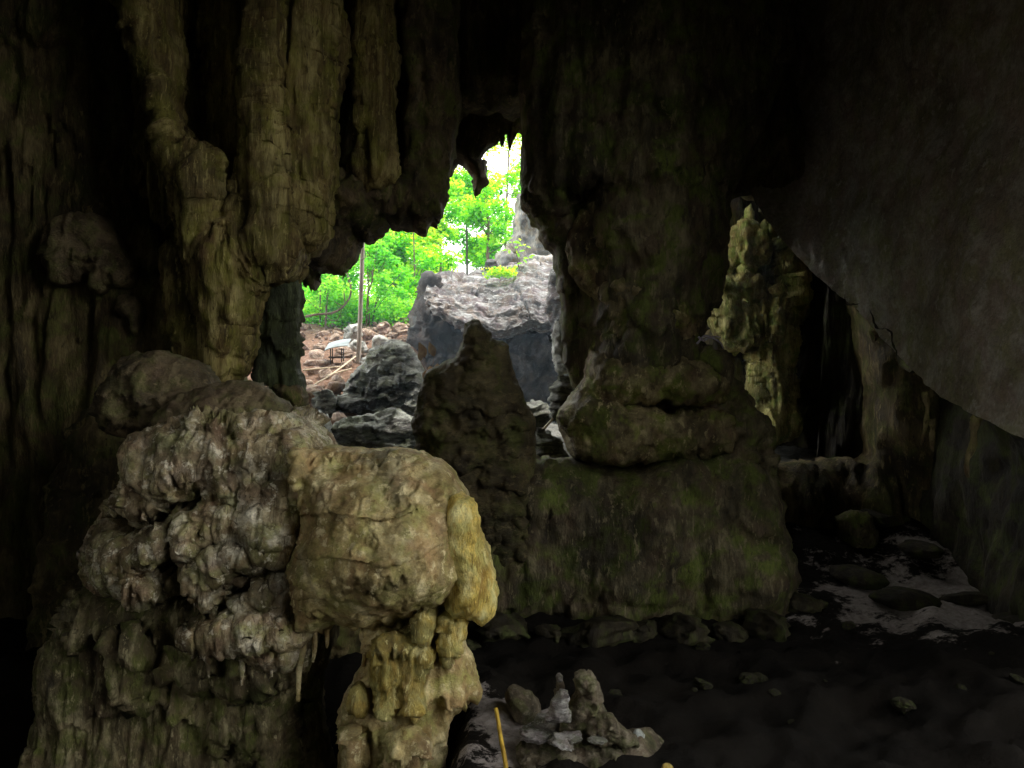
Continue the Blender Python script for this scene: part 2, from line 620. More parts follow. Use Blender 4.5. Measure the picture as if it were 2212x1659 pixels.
M['pole'] = plain('weathered_pole', (0.26, 0.21, 0.17), (0.52, 0.46, 0.41), 12, 0.6, (1, 1, 0.2))
M['stick'] = plain('dry_bamboo', (0.45, 0.36, 0.24), (0.7, 0.6, 0.45), 12, 0.6, (1, 1, 0.3))
M['yellow'] = plain('yellow_bamboo', (0.3, 0.17, 0.02), (0.75, 0.5, 0.06), 30, 0.55, (1, 1, 0.3))
M['root'] = plain('pale_root', (0.3, 0.27, 0.34), (0.5, 0.46, 0.55), 20, 0.7)
M['sheet'] = plain('roof_sheet', (0.2, 0.25, 0.27), (0.3, 0.36, 0.38), 6, 0.45)
M['darkwood'] = plain('dark_wood', (0.03, 0.025, 0.02), (0.08, 0.06, 0.05), 20, 0.8)
M['dryleaf'] = plain('dry_leaf', (0.25, 0.14, 0.07), (0.5, 0.36, 0.2), 8, 0.8)
M['leaf'] = leaf_mat('forest_leaf', [(0.02, 0.14, 0.01), (0.1, 0.5, 0.008), (0.3, 0.7, 0.015)],
                     [(0.02, 0.3, 0.02), (0.36, 1.0, 0.01), (0.9, 1.0, 0.06)], 0.6)
M['fern'] = leaf_mat('undergrowth_leaf', [(0.03, 0.2, 0.02), (0.11, 0.5, 0.015), (0.26, 0.65, 0.04)],
                     [(0.08, 0.45, 0.03), (0.28, 0.92, 0.03), (0.65, 1.0, 0.1)], 0.55)

# ------------------------------------------------------------------ ground (one sheet to the horizon)
def axis(fine0, fine1, step, lo, hi, g=1.13):
    a = list(np.arange(fine0, fine1, step))
    s, p = step, fine1
    up = []
    while p < hi:
        up.append(p)
        s *= g
        p += s
    s, p = step * g, fine0 - step * g
    dn = []
    while p > lo:
        dn.append(p)
        s *= g
        p -= s
    return np.array(dn[::-1] + a + up)


PROF_Y = [-600, 9.5, 11, 12.5, 14, 16, 19, 26, 30, 45, 90, 250, 700]
PROF_Z = [-1.5, -1.5, -1.2, -0.35, 0.35, 1.05, 2.0, 3.5, 3.75, 4.6, 7, 20, 40]


def ground_z(x, y):
    z = np.interp(y, PROF_Y, PROF_Z)
    zr = np.interp(y, [-600, 9.5, 11, 12.5, 14, 21, 24, 27, 30, 45, 90, 250, 700], [-1.5, -1.5, -1.2, -0.35, 0.1, 0.5, 0.9, 3.0, 3.75, 4.6, 7, 20, 40])
    k = np.clip((x + 2.7) / 1.5, 0, 1)
    k = k * k * (3 - 2 * k)
    z = z * (1 - k) + zr * k
    g = np.clip((-x - 0.35) / 0.5, 0, 1) * np.clip((8.8 - y) / 1.2, 0, 1) * np.clip((y - 1) / 3, 0, 1)
    z = z - 1.1 * g * g * (3 - 2 * g)
    out = np.clip((y - 11) / 4, 0, 1)
    p = np.stack([x, y, np.zeros_like(x)], 1)
    rough = 0.10 * fbm(p * 0.9, 5, 0.55) + 0.05 * ridged(p * 2.3, 3) * out
    z = z + rough + np.clip(np.abs(p[:, 0]) - 6, 0, 40) * 0.06 * out
    fl = 1 - np.clip((y - 9) / 2, 0, 1)
    z = z + fl * (0.09 * fbm(p * 1.9 + 3, 4, 0.6) + 0.05 * ridged(p * 1.1, 2))
    # floor swells toward the right wall
    z += fl * 0.35 * np.clip((x - 3.2) / 2.5, 0, 1)
    return z


gxs = axis(-5.2, 7.0, 0.07, -420, 420)
gys = axis(5.0, 28.0, 0.07, -420, 680)
GX, GY = np.meshgrid(gxs, gys)
gv = np.stack([GX.ravel(), GY.ravel(), ground_z(GX.ravel(), GY.ravel())], 1)
nxg, nyg = len(gxs), len(gys)
gi = np.arange(nxg * nyg).reshape(nyg, nxg)
gf = np.stack([gi[:-1, :-1], gi[:-1, 1:], gi[1:, 1:], gi[1:, :-1]], -1).reshape(-1, 4)


def ground_material():
    mat = bpy.data.materials.new('ground_soil')
    t, N, L, out = nt(mat)
    tc = N.new('ShaderNodeTexCoord')
    vec = tc.outputs['Object']
    sep = N.new('ShaderNodeSeparateXYZ')
    L.new(vec, sep.inputs[0])
    n1 = noise_node(N, L, vec, 1.7, 8, 0.65, 0.5)
    n2 = noise_node(N, L, vec, 14, 7, 0.7, 0.2)
    dark_floor = ramp(N, L, n1, [(0.3, (0.004, 0.003, 0.002)), (0.7, (0.012, 0.009, 0.006))])  # near-black tone for the cave floor outside the sand
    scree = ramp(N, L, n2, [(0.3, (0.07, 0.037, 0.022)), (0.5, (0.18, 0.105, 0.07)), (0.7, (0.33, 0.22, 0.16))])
    litter = ramp(N, L, n2, [(0.3, (0.03, 0.05, 0.015)), (0.7, (0.12, 0.14, 0.04))])

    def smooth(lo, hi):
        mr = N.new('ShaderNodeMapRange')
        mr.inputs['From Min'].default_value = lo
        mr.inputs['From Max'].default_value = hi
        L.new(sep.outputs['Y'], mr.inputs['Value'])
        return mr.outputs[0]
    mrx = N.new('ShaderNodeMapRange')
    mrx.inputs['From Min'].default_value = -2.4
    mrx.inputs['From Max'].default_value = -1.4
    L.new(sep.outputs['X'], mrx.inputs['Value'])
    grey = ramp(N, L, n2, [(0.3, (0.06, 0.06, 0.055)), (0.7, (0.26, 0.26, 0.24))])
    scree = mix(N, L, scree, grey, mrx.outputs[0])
    c = mix(N, L, dark_floor, scree, smooth(13.0, 17.0))
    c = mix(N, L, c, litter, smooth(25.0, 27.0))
    # dry pale sand lies in two patches of the cave floor
    for (ctr, sc, rad) in (((5.9, 10.3, -1.35), (0.45, 0.62, 0.0), 1.0), ((0.0, 7.1, -1.5), (1.7, 1.2, 0.0), 1.0)):
        mp = N.new('ShaderNodeMapping')
        mp.vector_type = 'TEXTURE'
        mp.inputs['Location'].default_value = ctr
        mp.inputs['Scale'].default_value = (1 / sc[0], 1 / sc[1], 100)
        L.new(vec, mp.inputs['Vector'])
        ln = N.new('ShaderNodeVectorMath')
        ln.operation = 'LENGTH'
        L.new(mp.outputs['Vector'], ln.inputs[0])
        n5 = noise_node(N, L, mapping(N, L, vec, (1, 1.5, 1)), 1.8, 9, 0.75, 0.0)
        ad = N.new('ShaderNodeMath')
        ad.operation = 'MULTIPLY_ADD'
        L.new(n5, ad.inputs[0])
        ad.inputs[1].default_value = 3.4
        L.new(ln.outputs['Value'], ad.inputs[2])
        f = ramp(N, L, ad.outputs[0], [(0.0, (1, 1, 1)), (1.0, (1, 1, 1))])
        mr = N.new('ShaderNodeMapRange')
        mr.inputs['From Min'].default_value = 2.55
        mr.inputs['From Max'].default_value = 2.35
        L.new(ad.outputs[0], mr.inputs['Value'])
        sand = ramp(N, L, n2, [(0.3, (0.2, 0.17, 0.155)), (0.65, (0.46, 0.41, 0.385))])
        c = mix(N, L, c, sand, mr.outputs[0])
    b = N.new('ShaderNodeBsdfPrincipled')
    L.new(c, b.inputs['Base Color'])
    b.inputs['Roughness'].default_value = 0.9
    b.inputs['Specular IOR Level'].default_value = 0.2
    bp = N.new('ShaderNodeBump')
    bp.inputs['Strength'].default_value = 0.8
    bp.inputs['Distance'].default_value = 0.05
    L.new(n2, bp.inputs['Height'])
    L.new(bp.outputs['Normal'], b.inputs['Normal'])
    L.new(b.outputs[0], out.inputs['Surface'])
    return mat


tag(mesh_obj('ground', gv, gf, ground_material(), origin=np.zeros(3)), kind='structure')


def gz(x, y):
    return float(ground_z(np.array([x], float), np.array([y], float))[0])


# ------------------------------------------------------------------ cave shell
def barrel():
    ys = np.linspace(-9, 14.2, 150)
    an = np.linspace(-0.25, math.pi + 0.25, 150)
    A, Yg = np.meshgrid(an, ys)
    s = np.sin(A)
    x = 11.5 * np.cos(A)
    z = -1.8 + 11.5 * np.sign(s) * np.abs(s) ** 0.8
    v = np.stack([x.ravel(), Yg.ravel(), z.ravel()], 1)
    d = ndisp(v, [('fbm', 0.6, 0.35, (1, 1, 1)), ('ridge', 0.12, 1.0, (1.5, 1.5, 0.3))])
    c = np.array([0, 0, -1.8])
    r = v - c
    r[:, 1] = 0
    r /= np.linalg.norm(r, axis=1)[:, None]
    v = v - r * d[:, None]
    i = np.arange(150 * 150).reshape(150, 150)
    f = np.stack([i[:-1, :-1], i[:-1, 1:], i[1:, 1:], i[1:, :-1]], -1).reshape(-1, 4)
    m = v[f].mean(1)
    jag = 0.8 * fbm(m * 0.8, 3)
    hole = (m[:, 0] > HOLE[2] + jag) & (m[:, 1] > HOLE[0] + jag) & (m[:, 1] < HOLE[1] + 0.5 * jag) & (m[:, 2] > -1.2) & (m[:, 2] < HOLE[3] + jag)
    hole |= (m[:, 0] < -5) & (m[:, 1] > -8 + jag) & (m[:, 1] < -1.5 + jag) & (m[:, 2] > 0.5 + jag) & (m[:, 2] < 5.5 + jag)  # second unseen opening, added at the back left for fill light
    f = f[~hole]
    k = 40
    bx, bz = np.meshgrid(np.linspace(-13, 13, k), np.linspace(-3, 11, k))
    bv = np.stack([bx.ravel(), np.full(k * k, -8.6), bz.ravel()], 1)
    bv[:, 1] += ndisp(bv, [('fbm', 0.5, 0.5, (1, 1, 1))])
    j = np.arange(k * k).reshape(k, k) + len(v)
    bf = np.stack([j[:-1, :-1], j[1:, :-1], j[1:, 1:], j[:-1, 1:]], -1).reshape(-1, 4)
    v, f = np.concatenate([v, bv]), np.concatenate([f, bf])
    return v, f


HOLE = (-7.5, 5.2, 4.6, 8.6)
v, f = barrel()
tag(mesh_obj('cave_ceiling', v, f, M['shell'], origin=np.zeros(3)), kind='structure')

opening = [(520, 700), (600, 590), (700, 520), (780, 470), (860, 430), (930, 380), (960, 300), (1000, 240), (1170, 240),
           (1180, 400), (1260, 560), (1300, 800), (1300, 1250), (560, 1250), (520, 900)]
recess = [(1480, 600), (1550, 430), (1610, 405), (1700, 440), (1790, 530), (1860, 650), (1870, 800), (1860, 980), (1740, 1010), (1480, 1010)]
v, f = relief([[(-800, -600), (3000, -600), (3000, 1330), (-800, 1330)], opening, recess], 13.0, 0.07, 0.8, 0.7, it=0,
              recipe=[('fbm', 0.25, 0.5, (1, 1, .5)), ('ridge', 0.14, 1.3, (1.3, 1, 0.22)), ('ridge', 0.06, 4, (1.3, 1, 0.2)), ('rough', 0.04, 3, (1, 1, .6))])
tag(mesh_obj('cave_wall', v, f, M['wall'], origin=np.zeros(3)), kind='structure')


def loft(rows, nu, nv, recipe, mat, name, flip=False):
    R = [curve_pts(r, nu) for r in rows]
    n = min(len(r) for r in R)
    R = np.array([r[np.linspace(0, len(r) - 1, n).astype(int)] for r in R])
    t = np.linspace(0, len(rows) - 1, nv)
    i0 = np.minimum(t.astype(int), len(rows) - 2)
    fr = (t - i0)[:, None, None]
    G = R[i0] * (1 - fr) + R[i0 + 1] * fr
    v = G.reshape(-1, 3)
    k = np.arange(nv * n).reshape(nv, n)
    f = np.stack([k[:-1, :-1], k[:-1, 1:], k[1:, 1:], k[1:, :-1]], -1).reshape(-1, 4)
    if flip:
        f = f[:, ::-1]
    nn = vnormals(v, f)
    v = v + nn * ndisp(v, recipe)[:, None]
    return v, f


edge = [W(1600, 380, 12.5), W(1655, 475, 12.4), W(1720, 550, 12.1), W(1840, 665, 11.0), W(1990, 815, 9.2), W(2212, 945, 7.0), W(2500, 1080, 5.6)]
up = [W(1480, -500, 12.5), W(1560, -420, 12.4), W(1650, -420, 12.0), W(1800, -440, 10.6), W(2000, -480, 8.8), W(2300, -560, 6.8), W(2700, -700, 5.4)]
mid = [(0.55 * np.array(a) + 0.45 * np.array(b)) + np.array([0.25, 0.25, 0.1]) for a, b in zip(edge, up)]
upm = [u + np.array([-0.8, -1.2, 1.5]) for u in up]
far = [u + np.array([-1.0, -1.0, 2.6]) for u in upm]
rec = [e + np.array([1.5, 1.3, 0.25]) for e in edge]
rec2 = [e + np.array([1.7, 0.9, -1.2]) for e in edge]
flo = [np.array([e[0] + 1.3, e[1] + 0.6, -2.2]) for e in edge]
v, f = loft([far, upm, up, mid, edge], 220, 190, [('fbm', 0.12, 0.45, (1, 1, 1)), ('fbm', 0.03, 1.6, (1, 1, 1)), ('facet', 0.012, 2.5, (1, 1, 1)), ('rough', 0.02, 5, (1, 1, 1))], None, '')
tag(mesh_obj('sloping_ceiling', v, f, M['smooth'], origin=np.zeros(3)), kind='structure')
v, f = loft([[e + np.array([0, 0.02, 0.02]) for e in edge], rec, rec2, flo], 220, 130, [('fbm', 0.22, 0.6, (1, 1, .6)), ('ridge', 0.1, 1.6, (1, 1, 0.3)), ('rough', 0.04, 4, (1, 1, .5))], None, '')
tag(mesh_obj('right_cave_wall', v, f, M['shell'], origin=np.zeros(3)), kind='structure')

v, f = relief([(1660, 470), (1722, 520), (1800, 560), (1900, 640), (2060, 760), (2060, 1350), (1640, 1350), (1640, 960), (1690, 900), (1700, 700)], 16.8, 0.05, 0.7, 0.6,
              recipe=[('fbm', 0.15, 0.8, (1, 1, .6)), ('ridge', 0.1, 1.8, (1, 1, 0.25)), ('drip', 0.08, 1.2, (1, 1, 1)), ('rough', 0.03, 5, (1, 1, .7))])
tag(mesh_obj('added_shade_wall', v, f, M['shell'], origin=np.zeros(3)), kind='structure')  # near-black sheet added so the area beside the drapery stays in shade

# side chamber behind the column (back wall, added light-shaping roof, right side)
v, f = relief([(1250, 150), (2000, 150), (2000, 1150), (1250, 1150)], 18.0, 0.1, 0.8, 0.5, it=0,
              recipe=[('fbm', 0.3, 0.6, (1, 1, .5)), ('ridge', 0.12, 1.6, (1, 1, 0.25))])
tag(mesh_obj('chamber_wall', v, f, M['wall'], origin=np.zeros(3)), kind='structure')
k = 40
rx, ry = np.meshgrid(np.linspace(4.15, 10, k), np.linspace(12.8, 18.4, k))
rv = np.stack([rx.ravel(), ry.ravel(), 6.6 + 0 * rx.ravel()], 1)
rv[:, 2] += ndisp(rv, [('fbm', 0.3, 0.6, (1, 1, 1))])
j = np.arange(k * k).reshape(k, k)
rf = np.stack([j[:-1, :-1], j[:-1, 1:], j[1:, 1:], j[1:, :-1]], -1).reshape(-1, 4)
tag(mesh_obj('chamber_shade_roof', rv, rf, M['wall'], origin=np.zeros(3)), kind='structure')  # unseen roof, added with a gap to shape daylight on the drapery
rx, rz = np.meshgrid(np.linspace(12.8, 18.4, k), np.linspace(-2, 7, k))
rv = np.stack([7.6 + 0 * rx.ravel(), rx.ravel(), rz.ravel()], 1)
rv[:, 0] += ndisp(rv, [('fbm', 0.3, 0.6, (1, 1, 1))])
tag(mesh_obj('chamber_side', rv, rf, M['wall'], origin=np.zeros(3)), kind='structure')


rx, ry = np.meshgrid(np.linspace(-4.5, 1.6, 90), np.linspace(13.0, 18.9, 50))
rv = np.stack([rx.ravel(), ry.ravel(), 8.6 + 0 * rx.ravel()], 1)
rv[:, 1] += np.where(ry.ravel() > 18, 0.6 * fbm(rv * 0.5, 3), 0)
rv[:, 2] += ndisp(rv, [('fbm', 0.3, 0.6, (1, 1, 1))])
j = np.arange(90 * 50).reshape(50, 90)
rf = np.stack([j[:-1, :-1], j[:-1, 1:], j[1:, 1:], j[1:, :-1]], -1).reshape(-1, 4)
tag(mesh_obj('entrance_shade_roof', rv, rf, M['wall'], origin=np.zeros(3)), kind='structure')  # unseen overhang added to shade the boulders at the cave mouth


# ------------------------------------------------------------------ formations
def rock_part(name, parent, mat, loop, Y, res, R, thick, recipe, depth=None, back=0.7, it=1, lean=0.0, label=None, YS=None):
    v, f = relief(loop, Y, res, R, thick, back, depth, recipe, it, lean, YS=YS)
    o = mesh_obj(name, v, f, mat, parent)
    if label:
        o['label'] = label
    return o


FLUTE = [('fbm', 0.08, 1.0, (1, 1, .4)), ('ridge', 0.08, 2.6, (1.2, 1, 0.14)), ('ridge', 0.06, 6, (1.2, 1, 0.1)), ('ridge', 0.035, 12, (1.2, 1, 0.1)), ('drip', 0.035, 0.6, (1, 1, 1)), ('rough', 0.016, 8, (1, 1, .5))]
JAG = [('fbm', 0.10, 1.1, (1, 1, .8)), ('facet', 0.12, 1.8, (1, 1, 1.2)), ('facet', 0.06, 4.5, (1, 1, 1.3)), ('rough', 0.03, 5, (1, 1, .8))]

# --- hanging curtain on the left
cur = empty('flowstone_curtain', W(560, 400, 10.2), 'tall streaked yellow-brown flowstone curtain hanging left of the bright cave opening', 'rock curtain')
rock_part('drapery', cur, M['curtain'], [(583, -90), (722, -90), (719, 150), (716, 385), (698, 430), (684, 515), (665, 545), (648, 520), (622, 470), (590, 400), (583, 250)],
          10.0, 0.02, 0.35, 0.4, FLUTE)
rock_part('drapery', cur, M['curtain'], [(465, -90), (590, -90), (588, 250), (592, 400), (575, 440), (550, 380), (530, 420), (505, 410), (470, 330)],
          10.5, 0.02, 0.35, 0.4, FLUTE)
rock_part('drapery', cur, M['curtain'], [(335, -90), (470, -90), (478, 300), (470, 380), (430, 420), (400, 340), (370, 300), (340, 260)],
          10.9, 0.02, 0.4, 0.35, FLUTE)
rock_part('drapery', cur, M['curtain'], [(285, -90), (330, -90), (352, 60), (374, 200), (388, 270), (420, 330), (480, 350), (505, 400), (495, 470), (505, 520), (533, 480), (548, 330), (560, 100), (562, -90), (606, -90), (610, 120), (614, 300), (634, 470), (640, 540), (630, 590), (562, 620), (550, 700),
          (536, 780), (515, 830), (500, 812), (480, 812), (465, 740), (440, 640), (425, 560), (415, 480), (395, 400), (365, 320), (335, 180), (300, 40)],
          9.6, 0.02, 0.4, 0.5, FLUTE)
rock_part('drapery', cur, M['curtain'], [(785, -90), (840, -90), (836, 150), (838, 300), (847, 380), (822, 405), (792, 395), (778, 360), (792, 320), (775, 260), (790, 200), (780, 130)],
          10.7, 0.02, 0.2, 0.25, FLUTE)
rock_part('drapery', cur, M['curtain'], [(285, -90), (372, -90), (380, 330), (400, 430), (420, 560), (430, 660), (400, 720), (380, 600), (360, 500), (345, 560), (325, 480), (310, 520)],
          11.2, 0.02, 0.25, 0.3, FLUTE)
rock_part('drapery', cur, M['curtain'], [(370, 560), (420, 540), (450, 640), (480, 790), (470, 850), (430, 790), (395, 720), (375, 640)],
          9.9, 0.02, 0.25, 0.3, FLUTE)

# --- hanging rock above the opening
hang = empty('hanging_rock', W(820, 420, 11.4), 'dark jagged brown rock hanging over the left side of the bright opening', 'hanging rock')


def hang_depth(px, py, d):
    b = np.exp(-(((px - 770) / 75) ** 2 + ((py - 450) / 60) ** 2)) * 0.7
    b += np.exp(-(((px - 700) / 60) ** 2 + ((py - 560) / 40) ** 2)) * 0.5
    b -= np.exp(-(((px - 860) / 18) ** 2)) * (py < 400) * 0.35
    return b


rock_part('hanging_mass', hang, M['hang'], [(840, -90), (995, -90), (988, 250), (980, 320), (974, 350), (966, 403), (959, 442), (957, 472), (946, 478), (940, 473), (928, 482), (919, 492), (914, 509), (905, 504), (896, 498), (893, 475),
          (875, 480), (856, 483), (841, 480), (836, 498), (824, 510), (812, 516), (797, 528), (785, 516), (776, 540), (767, 564), (752, 579), (743, 598), (716, 595), (693, 594), (681, 617), (675, 630), (668, 615), (662, 602), (657, 622), (651, 604), (640, 603),
          (560, 615), (555, 560), (600, 470), (650, 500), (690, 470), (700, 410), (730, 385), (800, 392), (842, 398)],
          11.4, 0.03, 0.35, 0.5, [('fbm', 0.08, 1.1, (1, 1, .6)), ('drip', 0.1, 1.2, (1, 1, 1)), ('ridge', 0.05, 4, (1, 1, .2)), ('facet', 0.03, 4, (1, 1, .8)), ('rough', 0.03, 5, (1, 1, .7))], hang_depth, it=0)

def tips(parent, mat, lst, Y):
    for (x, y, l, w) in lst:
        k = Y / FX
        P_ = curve_pts([W(x, y - l, Y), W(x + rs_.normal() * 2, y - l * 0.4, Y), W(x + rs_.normal() * 2, y, Y)], 16)
        tt = np.linspace(0, 1, len(P_))
        v, f = tube(P_, w * k * (1.05 - tt) * (1 + 0.2 * np.sin(tt * 9 + x)), 9, 0.1, int(x))
        mesh_obj('stalactite', v, f, mat, parent)


rs_ = np.random.RandomState(8)
tips(hang, M['hang'], [(661, 622, 28, 5), (676, 632, 36, 8), (690, 612, 24, 6), (914, 512, 30, 8), (905, 506, 22, 6), (946, 482, 24, 6), (824, 518, 26, 6), (812, 524, 20, 5), (783, 526, 24, 5), (757, 580, 20, 4), (741, 602, 18, 5), (880, 488, 18, 5)], 11.35)
tips(cur, M['curtain'], [(430, 470, 90, 10), (455, 520, 110, 11), (508, 470, 120, 12), (548, 450, 90, 9), (575, 430, 100, 10), (605, 480, 120, 11), (640, 510, 130, 12), (684, 500, 120, 10), (400, 400, 90, 9), (352, 500, 150, 9), (325, 470, 120, 8), (700, 420, 90, 8), (470, 600, 130, 12), (520, 640, 150, 13), (540, 700, 140, 10), (440, 640, 120, 9)], 9.75)
lint = empty('entrance_lintel_rock', W(1050, 280, 13.8), 'dark grey rock with a drooping tip above the top of the bright opening', 'hanging rock')
rock_part('lintel', lint, M['hang'], [(940, 150), (1170, 150), (1160, 292), (1131, 289), (1122, 284), (1114, 296), (1108, 312), (1103, 326), (1099, 306), (1096, 286), (1091, 296), (1086, 319), (1080, 303), (1072, 312),
          (1060, 320), (1050, 327), (1032, 345), (1050, 345), (1048, 358), (1047, 380), (1053, 392), (1046, 405), (1039, 408), (1035, 420), (1026, 427), (1019, 420), (1016, 400), (1017, 384), (1008, 370), (999, 360), (990, 356), (983, 367), (976, 382), (950, 380)],
          13.8, 0.03, 0.3, 0.4, [('fbm', 0.04, 1.2, (1, 1, .8)), ('rough', 0.025, 5, (1, 1, .8))], it=0)

tips(lint, M['hang'], [(1103, 328, 30, 6), (1086, 320, 26, 5), (1074, 316, 18, 4), (1026, 430, 40, 7), (1040, 410, 24, 6), (1112, 304, 16, 4)], 13.75)
tip = empty('stalactite', W(610, 850, 9.0), 'thick dark green stalactite with a blackish bulb at its lower end', 'stalactite')
rock_part('shaft', tip, M['teal'], [(552, 500), (640, 500), (639, 610), (643, 665), (641, 710), (642, 757), (648, 802), (655, 832), (640, 850), (600, 850), (590, 840), (585, 822), (570, 832), (566, 815), (562, 740), (560, 660)],
          9.95, 0.02, 0.18, 0.25, [('fbm', 0.06, 1.6, (1, 1, .6)), ('ridge', 0.05, 4, (1, 1, 0.2)), ('drip', 0.07, 2.2, (1, 1, 1)), ('rough', 0.02, 8, (1, 1, .6)), ('lump', 0.02, 7, (1, 1, 0.6))])
rock_part('bulb', tip, M['hang'], [(590, 838), (600, 828), (645, 826), (657, 838), (664, 860), (655, 890), (642, 914), (632, 908), (627, 880), (608, 862), (597, 866)],
          9.85, 0.02, 0.14, 0.2, [('rough', 0.03, 6, (1, 1, .8)), ('lump', 0.03, 7, (1, 1, 1))])

# --- column on the right of the opening
col = empty('rock_column', W(1400, 1000, 11.2), 'massive tiered rock column standing right of the bright opening', 'rock column')


def shaft_depth(px, py, d):
    r = -0.5 * np.exp(-((px - 1255) / 35) ** 2) * (py > 430)
    r += 0.35 * np.exp(-((px - 1400) / 110) ** 2)
    return r


rock_part('shaft', col, M['shaft'], [(1138, -90), (1130, 100), (1128, 200), (1131, 289), (1126, 344), (1122, 388), (1123, 430), (1136, 454), (1148, 478), (1163, 495), (1163, 518), (1167, 522), (1175, 534), (1194, 549), (1199, 576), (1205, 606), (1207, 638), (1214, 671), (1216, 740),
          (1222, 790), (1235, 830), (1300, 870), (1500, 830), (1520, 760), (1508, 731), (1517, 682), (1530, 668), (1560, 597), (1562, 508), (1570, 440), (1585, 400), (1640, 300), (1700, 100), (1730, -90)],
          11.4, 0.035, 0.8, 0.9, [('fbm', 0.1, 0.9, (1, 1, .6)), ('ridge', 0.06, 2.6, (1, 1, 0.2)), ('drip', 0.09, 1.0, (1, 1, 1)), ('facet', 0.04, 3, (1, 1, .8)), ('rough', 0.03, 5, (1, 1, .7))], shaft_depth, it=0)
TIER = [('fbm', 0.07, 1.3, (1, 1, 1)), ('drip', 0.06, 2.2, (1, 1, 1)), ('lump', 0.03, 4, (1, 1, .8)), ('rough', 0.03, 6, (1, 1, .8))]
CF = features([([(1350, 600), (1375, 560), (1420, 552), (1455, 575), (1450, 610), (1400, 628), (1355, 620)], 0.22, 30),
               ([(1285, 640), (1335, 602), (1400, 606), (1460, 620), (1500, 670), (1510, 730), (1450, 760), (1380, 764), (1310, 752), (1276, 735), (1288, 690)], 0.38, 60),
               ([(1262, 770), (1290, 752), (1380, 770), (1470, 765), (1540, 790), (1570, 840), (1530, 880), (1440, 876), (1330, 876), (1262, 868), (1252, 820)], 0.46, 50),
               ([(1235, 850), (1268, 834), (1330, 872), (1440, 872), (1540, 880), (1590, 940), (1540, 985), (1440, 992), (1320, 1000), (1262, 998), (1226, 985), (1206, 945), (1200, 896)], 0.56, 50)],
              [([(1290, 590), (1340, 585), (1370, 600), (1330, 612), (1290, 612)], 0.15, 8), ([(1270, 745), (1330, 760), (1400, 772), (1460, 768), (1400, 782), (1330, 775), (1275, 762)], 0.20, 7),
               ([(1470, 600), (1520, 560), (1530, 620), (1490, 660)], 0.15, 20), ([(1330, 868), (1440, 870), (1520, 880), (1440, 884), (1340, 880)], 0.15, 6)], 9.0, 0.02)
rock_part('tiers', col, M['column'], [(1215, 520), (1260, 440), (1330, 400), (1430, 420), (1520, 480), (1535, 560), (1520, 660), (1500, 700), (1510, 760), (1550, 800), (1590, 870), (1600, 950), (1560, 1000), (1440, 1000), (1320, 1006), (1262, 1003), (1228, 985), (1208, 945), (1203, 896), (1232, 848), (1262, 820), (1258, 770), (1284, 735), (1288, 690), (1280, 640), (1240, 600)],
          11.0, 0.024, 0.6, 0.35, [('fbm', 0.07, 1.3, (1, 1, .8)), ('drip', 0.05, 1.8, (1, 1, 1)), ('facet', 0.03, 3, (1, 1, 1)), ('rough', 0.03, 5, (1, 1, .8)), ('ridge', 0.025, 4, (1, 1, .3))], CF)
rock_part('flank', col, M['shaft'], [(1480, 780), (1508, 742), (1553, 758), (1575, 810), (1593, 842), (1622, 852), (1626, 887), (1664, 905), (1673, 976), (1682, 1070), (1676, 1160), (1560, 1200), (1450, 1100), (1460, 900)], 10.9, 0.035, 0.5, 0.5, JAG)


def bank_depth(px, py, d):
    p = np.stack([px / 70., np.zeros(len(px)), py / 70.], 1)
    return 0.2 * np.clip((py - 1000) / 200, 0, 1) - 0.1 * np.clip((py - 1220) / 120, 0, 1) ** 2 + 0.1 * fbm(p * 0.5, 3) + 0.2 * np.exp(-(((px - 1370) / 90) ** 2 + ((py - 1130) / 90) ** 2))


rock_part('base', col, M['shaft'], [(870, 1010), (900, 950), (960, 935), (1100, 950), (1150, 995), (1240, 1000), (1320, 1010), (1500, 960), (1640, 960), (1680, 1070), (1672, 1150), (1705, 1210), (1690, 1270), (1760, 1330), (1800, 1440), (1700, 1500), (880, 1500)],
          11.0, 0.04, 0.6, 0.7, [('fbm', 0.12, 0.9, (1, 1, .8)), ('drip', 0.06, 0.8, (1, 1, 1)), ('ridge', 0.06, 1.5, (1, 1, .2)), ('facet', 0.03, 3.5, (1, 1, 1)), ('rough', 0.022, 6, (1, 1, .8))], bank_depth)

stal = empty('stalagmite', W(1025, 1020, 10.6), 'dark stumpy stalagmite silhouetted in the middle of the bright opening', 'stalagmite')


def stal_depth(px, py, d):
    p = np.stack([px / 60., np.zeros(len(px)), py / 60.], 1)
    q = (py + 26 * fbm(p, 3)) / 52.0
    fr = q - np.floor(q)
    return 0.1 * fr * (0.6 + 0.8 * fbm(p * 0.7 + 4, 2)) + 0.05 * fbm(p * 2, 3)


rock_part('cone', stal, M['stalag'], [(868, 1230), (880, 1060), (900, 954), (889, 918), (895, 892), (912, 830), (931, 803), (958, 789), (985, 776), (990, 745), (996, 727), (1002, 701), (1020, 693), (1035, 692), (1047, 707), (1059, 713), (1062, 728), (1086, 736), (1097, 745),
          (1106, 776), (1118, 810), (1131, 843), (1133, 878), (1155, 905), (1158, 999), (1168, 1090), (1190, 1230)], 10.7, 0.022, 0.5, 0.6,
          [('fbm', 0.05, 1.5, (1, 1, 1)), ('rough', 0.03, 5, (1, 1, 1)), ('ridge', 0.015, 5, (1, 1, .5))], stal_depth, it=0)
rock_part('cap', stal, M['stalag'], [(990, 760), (998, 727), (1004, 706), (1020, 697), (1035, 696), (1046, 710), (1058, 718), (1062, 740), (1070, 770), (1030, 785)], 10.45, 0.02, 0.2, 0.22,
          [('rough', 0.025, 6, (1, 1, 1))])

